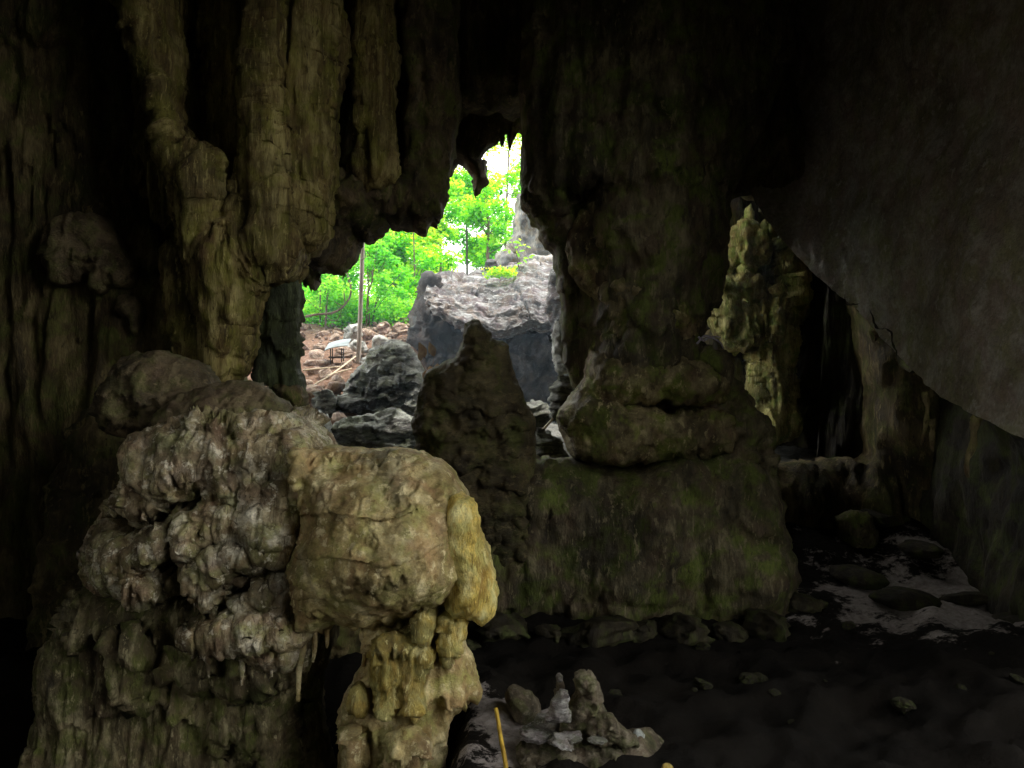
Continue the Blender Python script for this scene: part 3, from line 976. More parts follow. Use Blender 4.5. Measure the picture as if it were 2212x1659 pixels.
# --- lit flowstone in the side chamber
lit = empty('flowstone_drapery', W(1640, 950, 16.2), 'pale yellow-green fluted flowstone lit by daylight right of the massive column', 'flowstone')
FL2 = [('fbm', 0.09, 1.0, (1, 1, .6)), ('ridge', 0.12, 1.7, (1.2, 1, 0.22)), ('ridge', 0.05, 4.5, (1.2, 1, 0.25)), ('rough', 0.03, 6, (1, 1, .7))]
LF = features([([(1552, 712), (1580, 685), (1610, 660), (1645, 635), (1680, 650), (1696, 690), (1660, 690), (1625, 720), (1590, 748), (1570, 745)], 0.3, 22),
               ([(1632, 690), (1660, 670), (1694, 690), (1692, 795), (1700, 880), (1660, 905), (1622, 888), (1628, 788)], 0.34, 26),
               ([(1640, 505), (1663, 497), (1692, 515), (1706, 535), (1713, 640), (1696, 690), (1680, 640), (1684, 580), (1660, 540)], 0.3, 14),
               ([(1580, 515), (1605, 500), (1635, 520), (1640, 560), (1600, 575), (1582, 560)], 0.25, 24),
               ([(1545, 668), (1560, 625), (1580, 600), (1605, 610), (1610, 650), (1570, 690)], 0.28, 22)],
              [([(1605, 580), (1650, 570), (1668, 610), (1640, 645), (1612, 640)], 0.25, 14), ([(1648, 515), (1660, 520), (1668, 560), (1654, 560)], 0.3, 6)], 5.0, 0.04)
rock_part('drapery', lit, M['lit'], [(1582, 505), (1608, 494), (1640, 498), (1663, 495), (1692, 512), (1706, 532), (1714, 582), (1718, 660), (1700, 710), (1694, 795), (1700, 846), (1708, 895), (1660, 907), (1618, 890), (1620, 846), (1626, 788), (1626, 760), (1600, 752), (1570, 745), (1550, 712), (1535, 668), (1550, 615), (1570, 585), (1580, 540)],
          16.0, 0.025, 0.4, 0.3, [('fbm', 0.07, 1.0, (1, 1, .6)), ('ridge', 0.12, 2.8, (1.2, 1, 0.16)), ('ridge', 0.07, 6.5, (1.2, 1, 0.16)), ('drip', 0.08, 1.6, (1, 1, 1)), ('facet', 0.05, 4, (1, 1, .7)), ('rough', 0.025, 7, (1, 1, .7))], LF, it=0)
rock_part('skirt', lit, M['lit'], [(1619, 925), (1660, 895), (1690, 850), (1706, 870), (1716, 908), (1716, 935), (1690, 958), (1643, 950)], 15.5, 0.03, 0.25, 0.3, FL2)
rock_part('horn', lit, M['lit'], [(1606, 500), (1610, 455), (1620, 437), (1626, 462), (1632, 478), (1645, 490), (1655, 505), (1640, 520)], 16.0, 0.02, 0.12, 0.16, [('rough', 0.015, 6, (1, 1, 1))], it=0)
rock_part('ledge', lit, M['wall'], [(1500, 740), (1540, 700), (1600, 760), (1640, 800), (1625, 850), (1640, 900), (1600, 960), (1500, 960)], 16.6, 0.05, 0.4, 0.4, JAG)
rp = []
for pts in ([(1506, 742), (1520, 727), (1535, 728), (1556, 740), (1562, 752)], [(1509, 728), (1520, 736), (1530, 730), (1546, 727), (1556, 729)]):
    rp.append(tube(curve_pts([W(x, y, 10.35 + 0.06 * i) for i, (x, y) in enumerate(pts)], 20), np.linspace(0.016, 0.008, 21)[:len(curve_pts([W(x, y, 10) for x, y in pts], 20))], 8))
v, f = join(rp)
tag(mesh_obj('root', v, f, M['root']), 'pale lilac forked root lying on the ledge of the massive column', 'root')

v, f = relief([(-500, -200), (250, -200), (300, 100), (320, 330), (345, 520), (390, 640), (430, 760), (450, 900), (400, 1300), (300, 1900), (-500, 1900)], 10.9, 0.05, 0.8, 0.5,
              recipe=[('fbm', 0.2, 0.6, (1, 1, .5)), ('ridge', 0.14, 1.4, (1.2, 1, 0.16)), ('ridge', 0.07, 4, (1.2, 1, 0.14)), ('drip', 0.12, 0.8, (1, 1, 1)), ('rough', 0.03, 5, (1, 1, .6))])
tag(mesh_obj('left_cave_wall', v, f, M['wall'], origin=np.zeros(3)), kind='structure')
# --- left wall lumps
for loop, lab in (([(122, 600), (122, 500), (150, 475), (200, 465), (240, 495), (262, 555), (288, 575), (287, 612), (250, 610), (225, 635), (200, 590), (160, 612), (135, 622)], 'wide dim greenish flowstone lump high on the dark left wall'),
                  ([(262, 655), (285, 642), (305, 655), (313, 690), (305, 720), (290, 725), (292, 690), (275, 680)], 'small curved pale green rock lump on the dark left wall')):
    v, f = relief(loop, 10.2, 0.025, 0.25, 0.3, recipe=TIER + [('ridge', 0.05, 3, (1, 1, .3))])
    tag(mesh_obj('flowstone_lump', v, f, M['cap']), lab, 'rock lump')

# ------------------------------------------------------------------ foreground mound
RIP = [('fbm', 0.05, 1.8, (1, 1, .8)), ('drip', 0.05, 3.5, (1, 1, 1)), ('lump', 0.02, 6, (1, 1, .7)), ('ridge', 0.012, 12, (1.2, 1, .25)), ('rough', 0.012, 10, (1, 1, .8))]
DRIP = [('fbm', 0.05, 2, (1, 1, .6)), ('drip', 0.08, 2.6, (1, 1, 1)), ('ridge', 0.035, 5, (1.2, 1, 0.2)), ('ridge', 0.018, 12, (1.2, 1, 0.18)), ('rough', 0.012, 10, (1, 1, .7))]
DOME = [('fbm', 0.06, 1.5, (1, 1, .8)), ('drip', 0.03, 3.2, (1, 1, 1)), ('crack', 0.02, 2.2, (1, 1, 1.6)), ('fbm', 0.014, 6, (1, 1, .7)), ('rough', 0.007, 16, (1, 1, 1))]
mound = empty('flowstone_mound', W(420, 1600, 7.6), 'grey-tan stacked flowstone mound with dark hollows and drip fringes in the lower left', 'flowstone')
rock_part('core', mound, M['wall'], [(120, 960), (220, 860), (400, 830), (600, 880), (700, 960), (900, 1000), (1000, 1200), (1000, 1500), (1010, 1800), (60, 1800), (60, 1300)], 9.4, 0.04, 0.8, 0.35, JAG)
rock_part('back_lump', mound, M['cap'], [(214, 900), (222, 840), (262, 775), (330, 757), (400, 765), (440, 790), (475, 815), (480, 880), (400, 930), (300, 950), (235, 940)], 8.0, 0.02, 0.5, 0.45, RIP + [('facet', 0.06, 2.5, (1, 1, 1)), ('drip', 0.06, 1.8, (1, 1, 1))])
rock_part('cap', mound, M['cap'], [(330, 925), (370, 870), (440, 830), (520, 823), (560, 835), (605, 862), (626, 880), (634, 940), (632, 1000), (560, 985), (470, 960), (400, 950)], 7.6, 0.018, 0.45, 0.45, RIP + [('facet', 0.05, 3, (1, 1, 1)), ('drip', 0.05, 2, (1, 1, 1))])
flut = [(250, 985), (262, 945), (320, 915), (400, 900), (520, 898), (600, 915), (632, 950), (640, 1030), (634, 1085), (610, 1060), (590, 1045), (575, 1075), (540, 1080), (520, 1105), (480, 1100), (440, 1105), (428, 1050), (400, 1065), (365, 1080), (340, 1060), (310, 1075), (280, 1055), (255, 1020)]
lobes = [(flut, 0.26, 70),
         ([(286, 1205), (298, 1170), (345, 1132), (374, 1125), (380, 1165), (362, 1195), (322, 1218), (296, 1224)], 0.24, 25),
         ([(384, 1115), (420, 1098), (450, 1062), (500, 1080), (545, 1075), (552, 1130), (524, 1172), (492, 1160), (470, 1170), (455, 1195), (425, 1210), (395, 1205), (386, 1170)], 0.26, 42),
         ([(528, 1060), (560, 1035), (610, 1030), (640, 1050), (655, 1100), (642, 1150), (618, 1165), (600, 1180), (575, 1172), (552, 1180), (530, 1150)], 0.32, 39),
         ([(250, 1060), (290, 1040), (340, 1055), (360, 1080), (350, 1110), (310, 1105), (280, 1120), (250, 1110)], 0.18, 25),
         ([(145, 1230), (180, 1180), (240, 1172), (290, 1215), (300, 1260), (330, 1270), (332, 1305), (290, 1320), (240, 1310), (190, 1290), (150, 1270)], 0.16, 33),
         ([(405, 1262), (425, 1215), (480, 1180), (540, 1168), (590, 1160), (620, 1185), (600, 1205), (575, 1200), (566, 1228), (556, 1205), (548, 1240), (538, 1212), (530, 1226), (520, 1215), (512, 1245), (500, 1222), (490, 1262), (482, 1250), (480, 1290), (468, 1328), (452, 1322), (444, 1285), (432, 1296), (420, 1275)], 0.30, 22),
         ([(498, 1300), (525, 1265), (560, 1258), (590, 1262), (600, 1245), (628, 1262), (632, 1290), (622, 1318), (614, 1295), (606, 1322), (598, 1296), (588, 1300), (580, 1330), (572, 1305), (560, 1300), (552, 1322), (540, 1310), (520, 1322)], 0.25, 16),
         ([(372, 1385), (400, 1368), (450, 1345), (500, 1325), (560, 1312), (610, 1322), (655, 1330), (650, 1360), (620, 1380), (560, 1392), (500, 1400), (440, 1406), (395, 1400)], 0.40, 19),
         ([(402, 1410), (450, 1395), (530, 1390), (620, 1380), (645, 1420), (630, 1470), (600, 1450), (585, 1500), (560, 1470), (540, 1530), (520, 1480), (495, 1500), (470, 1470), (440, 1490), (415, 1460)], 0.22, 28),
         ([(440, 1540), (500, 1500), (560, 1490), (640, 1470), (650, 1560), (640, 1640), (625, 1760), (600, 1640), (585, 1700), (560, 1600), (540, 1650), (510, 1580), (480, 1640), (455, 1600)], 0.11, 25),
         ([(250, 1395), (290, 1378), (325, 1385), (330, 1440), (325, 1500), (310, 1480), (295, 1530), (280, 1490), (262, 1500), (252, 1450)], 0.14, 28)]
cavs = [([(353, 1044), (369, 1066), (413, 1048), (436, 1046), (438, 1070), (422, 1102), (429, 1124), (449, 1144), (422, 1137), (413, 1106), (378, 1110), (346, 1142), (311, 1160), (279, 1151), (302, 1115), (351, 1097)], 0.85, 9),
        ([(570, 1052), (596, 1021), (605, 1026), (605, 1052), (587, 1084), (570, 1084)], 0.75, 8),
        ([(154, 1142), (244, 1115), (288, 1142), (297, 1164), (244, 1173), (163, 1164)], 0.75, 10),
        ([(378, 1137), (392, 1128), (386, 1200), (395, 1218), (373, 1213)], 0.75, 6),
        ([(413, 1204), (422, 1186), (467, 1164), (471, 1177), (431, 1200), (409, 1235)], 0.75, 6),
        ([(288, 1233), (342, 1195), (378, 1186), (400, 1218), (378, 1249), (395, 1271), (333, 1249), (306, 1240)], 0.95, 10),
        ([(480, 1289), (512, 1258), (556, 1240), (578, 1204), (623, 1200), (636, 1218), (605, 1231), (574, 1240), (547, 1276), (503, 1298), (467, 1320), (440, 1347), (422, 1338), (458, 1307)], 0.95, 8),
        ([(619, 1236), (650, 1285), (645, 1330), (628, 1350), (614, 1330), (636, 1307), (614, 1271)], 0.95, 7),
        ([(628, 1160), (641, 1137), (648, 1160), (632, 1177)], 0.75, 5),
        ([(221, 1338), (333, 1302), (378, 1249), (422, 1276), (440, 1338), (378, 1380), (360, 1410), (244, 1427), (154, 1383)], 1.15, 14),
        ([(560, 1345), (590, 1340), (600, 1352), (575, 1360)], 0.55, 5), ([(450, 1500), (480, 1510), (470, 1600), (445, 1620)], 0.75, 8), ([(600, 1500), (640, 1480), (650, 1600), (620, 1620)], 0.75, 8)]
MF = features(lobes, cavs)
rock_part('flowstone_face', mound, M['mound'], [(245, 985), (262, 945), (320, 915), (400, 895), (520, 893), (600, 905), (632, 940), (655, 960), (668, 1000), (690, 1080), (690, 1160), (680, 1240), (675, 1300), (668, 1400), (650, 1430), (632, 1480), (612, 1450), (590, 1500), (565, 1450), (545, 1490), (520, 1440), (490, 1470), (460, 1420), (420, 1440), (395, 1405), (340, 1390), (280, 1370), (220, 1350), (160, 1340), (130, 1290), (125, 1210), (180, 1090), (232, 1040)],
          7.4, 0.0125, 0.5, 0.36, [('fbm', 0.07, 1.8, (1, 1, .8)), ('drip', 0.09, 1.8, (1, 1, 1)), ('drip', 0.03, 5, (1, 1, 1)), ('lump', 0.015, 5, (1, 1, .6)), ('ridge', 0.04, 4.5, (1.2, 1, 0.16)), ('ridge', 0.018, 12, (1.2, 1, 0.16)), ('rough', 0.008, 12, (1, 1, .8))], lambda px, py, d: MF(px, py, d) - 0.2 * np.clip((py - 1405) / 60, 0, 1) - 0.35 * np.clip((430 - px) / 60, 0, 1) * np.clip((py - 1290) / 60, 0, 1) - 0.3 * np.clip((300 - px) / 180, 0, 1), YS=6.95, back=4.5)
SK = features([(l_, h_ + 0.1, e_) for l_, h_, e_ in lobes[-3:]], [(c_, 0.5, e_) for c_, h_, e_ in cavs[-2:]])
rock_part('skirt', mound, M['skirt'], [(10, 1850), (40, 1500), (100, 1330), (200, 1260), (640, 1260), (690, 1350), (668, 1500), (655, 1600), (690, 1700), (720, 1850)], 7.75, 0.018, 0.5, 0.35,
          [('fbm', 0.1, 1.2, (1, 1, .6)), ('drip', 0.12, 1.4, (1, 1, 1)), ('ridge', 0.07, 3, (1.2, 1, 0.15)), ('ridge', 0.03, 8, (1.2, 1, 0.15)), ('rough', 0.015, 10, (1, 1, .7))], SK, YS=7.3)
rq = np.random.RandomState(4)
for (x, y, l, r0) in ((420, 1262, 60, .022), (440, 1300, 45, .02), (462, 1320, 70, .035), (486, 1250, 55, .02), (500, 1225, 40, .016), (514, 1225, 45, .018), (532, 1215, 35, .014), (548, 1215, 45, .018), (566, 1205, 45, .016),
                      (545, 1300, 50, .022), (560, 1290, 55, .02), (580, 1300, 60, .02), (600, 1290, 55, .02), (615, 1290, 50, .018), (595, 1262, 50, .02), (620, 1372, 70, .02), (606, 1380, 40, .016), (450, 1405, 60, .03), (520, 1400, 80, .035), (585, 1392, 70, .03)):
    P_ = curve_pts([W(x, y - 12, 6.93), W(x + rq.normal() * 1.5, y + l * .4, 6.9), W(x + rq.normal() * 2, y + l, 6.88)], 20)
    tt = np.linspace(0, 1, len(P_))
    v, f = tube(P_, r0 * (1.25 - tt) * (1 + 0.18 * np.sin(tt * 14 + x)), 10, 0.08, x)
    mesh_obj('stalactite', v, f, M['mound'], mound)

rock_part('lobe', mound, M['mound'], [(598, 960), (625, 925), (650, 912), (672, 930), (700, 960), (735, 985), (725, 1050), (705, 1100), (680, 1140), (655, 1175), (635, 1150), (620, 1080), (600, 1020)], 7.15, 0.014, 0.25, 0.38, RIP + [('drip', 0.05, 3, (1, 1, 1))])
rock_part('drip_fringe', mound, M['mound'], [(398, 1400), (440, 1390), (530, 1380), (640, 1370), (656, 1420), (640, 1500), (622, 1450), (604, 1540), (585, 1470), (566, 1580), (545, 1480), (525, 1550), (505, 1470), (482, 1540), (462, 1460), (438, 1510), (415, 1450)], 7.5, 0.014, 0.25, 0.25, DRIP, it=0, YS=7.2)
dome = empty('flowstone_dome', W(830, 1640, 7.2), 'big smooth tan flowstone dome with golden light painted on right edge and draped stone below', 'flowstone')


def dome_depth(px, py, d):
    r = 0.35 * np.exp(-(((px - 860) / 130) ** 2 + ((py - 1170) / 130) ** 2))
    q = ((py + 0.28 * (px - 700) * 0.3 + 8 * np.sin(px / 37.)) / 78.)
    fr = q - np.floor(q)
    r += 0.035 * fr ** 3
    r += 0.22 * np.exp(-(((px - 670) / 18) ** 2)) * np.exp(-(((py - 1030) / 90) ** 2))
    r -= 0.14 * np.exp(-(((px - (665 + (py - 1080) * -0.25)) / 9) ** 2)) * ((py > 1040) & (py < 1230))
    return r


rock_part('dome', dome, M['dome'], [(642, 940), (650, 922), (664, 940), (690, 955), (740, 965), (779, 966), (860, 968), (915, 974), (955, 993), (985, 1022), (1008, 1058), (1025, 1098), (1036, 1130), (1046, 1165), (1052, 1215), (1045, 1260), (1010, 1290), (985, 1302), (960, 1310), (930, 1312), (900, 1328), (870, 1325), (850, 1342), (835, 1330), (810, 1345),
          (790, 1335), (778, 1352), (765, 1338), (740, 1335), (726, 1342), (712, 1372), (700, 1350), (686, 1362), (668, 1354), (650, 1340), (640, 1290), (635, 1240), (625, 1215), (632, 1180), (650, 1130), (646, 1080), (640, 1020)],
          7.2, 0.014, 0.6, 0.7, DOME, dome_depth, it=0)
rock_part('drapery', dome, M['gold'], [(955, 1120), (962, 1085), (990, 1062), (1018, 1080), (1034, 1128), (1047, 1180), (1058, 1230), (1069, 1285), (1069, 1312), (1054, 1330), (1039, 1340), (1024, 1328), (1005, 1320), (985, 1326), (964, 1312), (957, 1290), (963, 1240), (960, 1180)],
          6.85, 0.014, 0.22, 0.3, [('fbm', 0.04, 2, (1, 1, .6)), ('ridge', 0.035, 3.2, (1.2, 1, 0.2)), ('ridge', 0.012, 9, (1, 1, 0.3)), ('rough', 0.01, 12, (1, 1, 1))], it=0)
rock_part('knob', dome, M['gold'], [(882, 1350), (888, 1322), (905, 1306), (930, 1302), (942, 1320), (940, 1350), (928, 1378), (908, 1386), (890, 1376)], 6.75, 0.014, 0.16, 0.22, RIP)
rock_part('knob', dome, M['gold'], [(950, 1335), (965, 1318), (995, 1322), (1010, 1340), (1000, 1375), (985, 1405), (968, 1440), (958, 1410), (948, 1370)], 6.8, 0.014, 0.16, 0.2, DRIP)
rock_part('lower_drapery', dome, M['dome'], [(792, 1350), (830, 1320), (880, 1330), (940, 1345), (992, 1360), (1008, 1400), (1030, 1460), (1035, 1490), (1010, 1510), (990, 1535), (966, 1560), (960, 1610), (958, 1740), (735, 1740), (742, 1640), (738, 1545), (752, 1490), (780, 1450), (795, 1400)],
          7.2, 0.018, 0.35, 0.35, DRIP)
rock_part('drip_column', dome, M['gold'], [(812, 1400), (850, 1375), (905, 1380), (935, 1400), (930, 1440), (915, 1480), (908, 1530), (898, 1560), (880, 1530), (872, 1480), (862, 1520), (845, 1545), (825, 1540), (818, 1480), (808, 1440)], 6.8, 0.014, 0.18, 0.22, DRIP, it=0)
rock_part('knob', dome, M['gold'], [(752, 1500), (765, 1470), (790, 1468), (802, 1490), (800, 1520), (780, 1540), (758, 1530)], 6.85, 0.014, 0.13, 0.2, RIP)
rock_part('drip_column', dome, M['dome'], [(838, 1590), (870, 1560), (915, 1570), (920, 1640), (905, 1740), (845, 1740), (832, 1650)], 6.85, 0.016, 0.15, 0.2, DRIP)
rock_part('drip_column', dome, M['dome'], [(742, 1580), (775, 1560), (800, 1590), (790, 1660), (780, 1740), (745, 1740), (740, 1650)], 6.9, 0.016, 0.15, 0.18, DRIP)
for pts, r0 in (([(650, 1335), (652, 1400), (646, 1450), (644, 1515)], 0.045), ([(678, 1350), (680, 1400), (676, 1430)], 0.03), ([(786, 1340), (788, 1400), (784, 1440)], 0.03), ([(706, 1360), (707, 1385), (706, 1400)], 0.025)):
    P_ = curve_pts([W(x, y, 6.95) for x, y in pts], 30)
    v, f = tube(P_, np.linspace(r0, r0 * 0.35, len(P_)), 12, 0.06, 3)
    mesh_obj('stalactite', v, f, M['dome'], dome)

# ------------------------------------------------------------------ floor group in the foreground
FS = [('fbm', 0.02, 3, (1, 1, 1)), ('facet', 0.035, 8, (1, 1, 1.3)), ('rough', 0.008, 18, (1, 1, 1))]


def thing_relief(name, label, cat, mat, loop, Y, res, R, thick, recipe=FS, depth=None, it=1, group=None, back=0.8, lean=0):
    v, f = relief(loop, Y, res, R, thick, back, depth, recipe, it, lean)
    return tag(mesh_obj(name, v, f, mat), label, cat, group)


def ledge_depth(px, py, d):
    return 0.3 * np.clip((py - 1570) / 30, 0, 1)


lg = empty('floor_ledge_rock', W(1240, 1700, 6.7), 'low rock block with shade-toned front and pale flaky slabs as lit top, bottom edge', 'rock')
rock_part('block', lg, M['foot'], [(1112, 1612), (1125, 1598), (1200, 1592), (1280, 1588), (1330, 1592), (1362, 1612), (1385, 1650), (1400, 1800), (1112, 1800)], 6.75, 0.014, 0.1, 0.3, FS + [('fbm', 0.04, 1.5, (1, 1, 1))], it=0)  # dark tone stands in for the unlit front of the ledge
for (px, py, Y, sz, sd_) in ((1160, 1583, 6.75, (0.19, 0.2, 0.05), 3), (1225, 1594, 6.5, (0.17, 0.16, 0.03), 4), (1215, 1602, 6.42, (0.2, 0.1, 0.02), 8), (1185, 1565, 6.9, (0.2, 0.2, 0.07), 6), (1290, 1597, 6.45, (0.1, 0.08, 0.02), 7)):
    v, f = stone_mesh(sz, sd_, 4, 12, 0.6, (('facet', 0.2, 2, (1, 1, 1)), ('rough', 0.08, 3, (1, 1, 1))), (0.08, 0.02, sd_ * 1.0))
    mesh_obj('slab', v + W(px, py, Y), f, M['footpale'], lg)  # pale tone carries the light on top of the ledge
thing_relief('stalagmite', 'short square-topped brown stalagmite on the pale layered rock', 'stalagmite', M['foot'],
             [(1239, 1454), (1250, 1449), (1263, 1445), (1279, 1449), (1288, 1465), (1294, 1478), (1303, 1504), (1304, 1521), (1317, 1545), (1330, 1575), (1330, 1620), (1205, 1620), (1206, 1570), (1214, 1535), (1228, 1512), (1242, 1494)], 6.75, 0.01, 0.14, 0.16, it=0)
thing_relief('stalagmite', 'small round pale knob left of the square-topped stalagmite', 'stalagmite', M['footpale'],
             [(1188, 1530), (1194, 1505), (1203, 1494), (1214, 1489), (1227, 1493), (1231, 1507), (1226, 1524), (1232, 1560), (1170, 1566)], 6.6, 0.009, 0.07, 0.08, it=0)
o_ = thing_relief('stalagmite', 'thin dark stalagmite with a white tip behind the round pale knob', 'stalagmite', M['foot'],
             [(1203, 1468), (1207, 1460), (1214, 1461), (1218, 1474), (1222, 1510), (1226, 1560), (1196, 1560), (1201, 1495)], 7.0, 0.01, 0.06, 0.07, it=0)
v, f = stone_mesh((0.035, 0.03, 0.045), 12, 3, 8, 0.7)
mesh_obj('tip', v + W(1209, 1464, 6.95), f, M['footpale'], o_)
thing_relief('stalagmite', 'low brown lump right of the square-topped stalagmite on the ledge', 'stalagmite', M['foot'],
             [(1268, 1560), (1282, 1543), (1305, 1538), (1330, 1545), (1345, 1565), (1372, 1580), (1380, 1610), (1268, 1610)], 6.6, 0.01, 0.1, 0.13)
thing_relief('boulder', 'rounded dark brown boulder on the sand behind the small stalagmites', 'boulder', M['foot'],
             [(1093, 1490), (1105, 1481), (1125, 1483), (1145, 1493), (1158, 1508), (1170, 1520), (1168, 1545), (1140, 1560), (1112, 1558), (1096, 1535)], 7.4, 0.012, 0.16, 0.2, recipe=[('fbm', 0.02, 3, (1, 1, 1)), ('rough', 0.008, 9, (1, 1, 1))])
v, f = stone_mesh((0.055, 0.05, 0.05), 9, 3, 8, 0.65, rot=(0.3, 0.2, 0.4))
c = W(1380, 1588, 6.7)
c[2] += 0.0
tag(mesh_obj('stone', v + c, f, M['greystone']), 'tiny whitish stone at the right end of the floor ledge', 'stone')
v, f = stone_mesh((0.3, 0.28, 0.2), 19, 4, 10, 0.65, rot=(0.1, 0.1, 0.4))
c = W(1375, 1625, 6.75)
tag(mesh_obj('stone', v + c, f, M['foot']), 'dark brown block supporting the right end of the floor ledge', 'stone')
P_ = curve_pts([W(1094, 1668, 5.9) + np.array([0.03, -0.1, -0.42]), W(1094, 1668, 5.95), W(1083, 1600, 6.0), W(1071, 1529, 6.05)], 30)
v, f = tube(P_, np.linspace(0.019, 0.015, len(P_)), 12, 0.04, 4)
tag(mesh_obj('bamboo_stick', v, f, M['yellow']), 'thin yellow stick standing upright on the cave floor at bottom centre', 'stick')
v, f = stone_mesh((0.06, 0.06, 0.07), 29, 3, 8, 0.65)
tag(mesh_obj('stone', v * 0.8 + W(1440, 1662, 6.0), f, M['gold']), 'yellow stone tip at the bottom edge right of the ledge rock', 'stone')

# stones on the dim sand to the right
for i, (px, py, Y, s, lab) in enumerate((
        (1905, 1250, 12.2, 0.28, 'dark rock at the far left end of the pale sand on the right'),
        (1990, 1262, 11.6, 0.3, 'long dark rock across the middle of the pale sand on the right'),
        (2085, 1300, 10.6, 0.26, 'dark rock standing in the pale sand near the right edge'),
        (2180, 1345, 9.7, 0.22, 'dark rock at the right edge of the pale sand'),
        (1850, 1305, 11.2, 0.3, 'dark low rock in front of the pale sand on the right'),
        (1960, 1345, 10.4, 0.34, 'dark low rock in front of the middle of the pale sand'))):
    v, f = stone_mesh((s * 1.5, s, s * 0.45), 40 + i, 4, 10, 0.68, rot=(0.1, 0.1, i * 1.3))
    p = W(px, py, Y)
    p[2] = gz(p[0], p[1]) + s * 0.12
    tag(mesh_obj('floor_rock', v + p, f, M['shell']), lab, 'rock')
r5 = np.random.RandomState(15)
fm = None
for k in range(30):
    x, y = r5.uniform(0.4, 5.5), r5.uniform(5.2, 10.4)
    if abs(x / y) > 0.66 or (x < 1.4 and y < 7.6):
        continue
    if fm is None:
        v, f = stone_mesh((1, 0.8, 0.5), 64, 4, 12, 0.62, (('facet', 0.15, 2, (1, 1, 1)), ('rough', 0.06, 3, (1, 1, 1))))
        o_ = mesh_obj('floor_stone', v, f, M['shell'], origin=np.zeros(3))
        fm = o_.data
    else:
        o_ = bpy.data.objects.new('floor_stone', fm)
        COL.objects.link(o_)
    q_ = 0.03 + 0.13 * r5.rand() ** 2
    o_.location = (x, y, gz(x, y) + q_ * 0.2)
    o_.scale = (q_, q_, q_)
    o_.rotation_euler = (r5.normal() * 0.2, r5.normal() * 0.2, r5.rand() * 6.28)
    tag(o_, 'small dim loose stone lying on the dark cave floor', 'stone', 'loose stones on the dark cave floor')
for k, (px, Y, sz) in enumerate(((1000, 9.5, .3), (1090, 9.7, .42), (1190, 9.6, .26), (1290, 9.55, .5), (1390, 9.7, .3), (1480, 9.6, .4), (1570, 9.75, .28), (1660, 9.8, .45), (1730, 10.3, .35))):
    v, f = stone_mesh((sz, sz * .75, sz * .5), 200 + k, 4, 12, 0.62, (('facet', 0.18, 2, (1, 1, 1)), ('rough', 0.06, 3, (1, 1, 1))), (0.1, 0.1, k * 1.1))
    q_ = W(px, 1300, Y)
    q_[2] = gz(q_[0], Y) + sz * 0.12
    tag(mesh_obj('fallen_rock', v + q_, f, M['shell']), '%s fallen rock from the left along the foot of the massive column' % ('first second third fourth fifth sixth seventh eighth ninth'.split()[k]), 'rock', 'fallen rocks along the column foot')
p = W(1840, 1113, 11.9)
v, f = stone_mesh((0.2, 0.14, 0.35), 61, 4, 8, 0.7)
p[2] = gz(p[0], p[1]) + 0.2
v, f = relief([(1806, 1120), (1820, 1107), (1845, 1103), (1868, 1110), (1878, 1140), (1900, 1330), (1780, 1330)], 12.0, 0.03, 0.2, 0.25, recipe=JAG)
tag(mesh_obj('boulder', v, f, M['shaft']), 'dim boulder with a faintly pale top against the dark right wall', 'boulder')

# small stalactites under the edge of the sloping ceiling
for pts, r0, Y, lab in (([(1998, 846), (2003, 880), (2000, 915), (1993, 945), (1990, 962)], 0.045, 9.1, 'thin crooked stalactite under the sloping right ceiling, the left one'),
                        ([(2012, 905), (2014, 930), (2012, 960), (2016, 975)], 0.05, 9.1, 'short stubby stalactite just right of the thin crooked one'),
                        ([(2112, 898), (2104, 925), (2102, 960), (2090, 990), (2088, 1015), (2092, 1032)], 0.06, 8.0, 'long knobbly stalactite under the ceiling edge near the right border'),
                        ([(1890, 712), (1893, 728), (1889, 738)], 0.05, 10.7, 'tiny yellowish nub on the edge of the sloping ceiling')):
    P_ = curve_pts([W(x, y, Y) for x, y in pts], 30)
    t = np.linspace(0, 1, len(P_))
    v, f = tube(P_, 0.65 * r0 * (1.15 - 0.75 * t) * (1 + 0.25 * np.sin(t * 17)), 12, 0.09, 3)
    tag(mesh_obj('stalactite', v, f, M['column']), lab, 'stalactite')

# ------------------------------------------------------------------ outside: rocks
big = empty('boulder', W(1050, 900, 22), 'huge grey boulder with a tilted flat slab top in the bright opening', 'boulder')
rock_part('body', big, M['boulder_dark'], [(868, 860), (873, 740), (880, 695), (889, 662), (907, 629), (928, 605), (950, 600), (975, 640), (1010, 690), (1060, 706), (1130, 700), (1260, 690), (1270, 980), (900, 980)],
          22.4, 0.05, 1.0, 1.1, [('fbm', 0.25, 0.6, (1, 1, 1)), ('facet', 0.45, 0.8, (1, 1, 1)), ('facet', 0.2, 2.0, (1, 1, 1)), ('crack', 0.12, 0.9, (1, 1, 1)), ('rough', 0.06, 3, (1, 1, 1))], it=0)


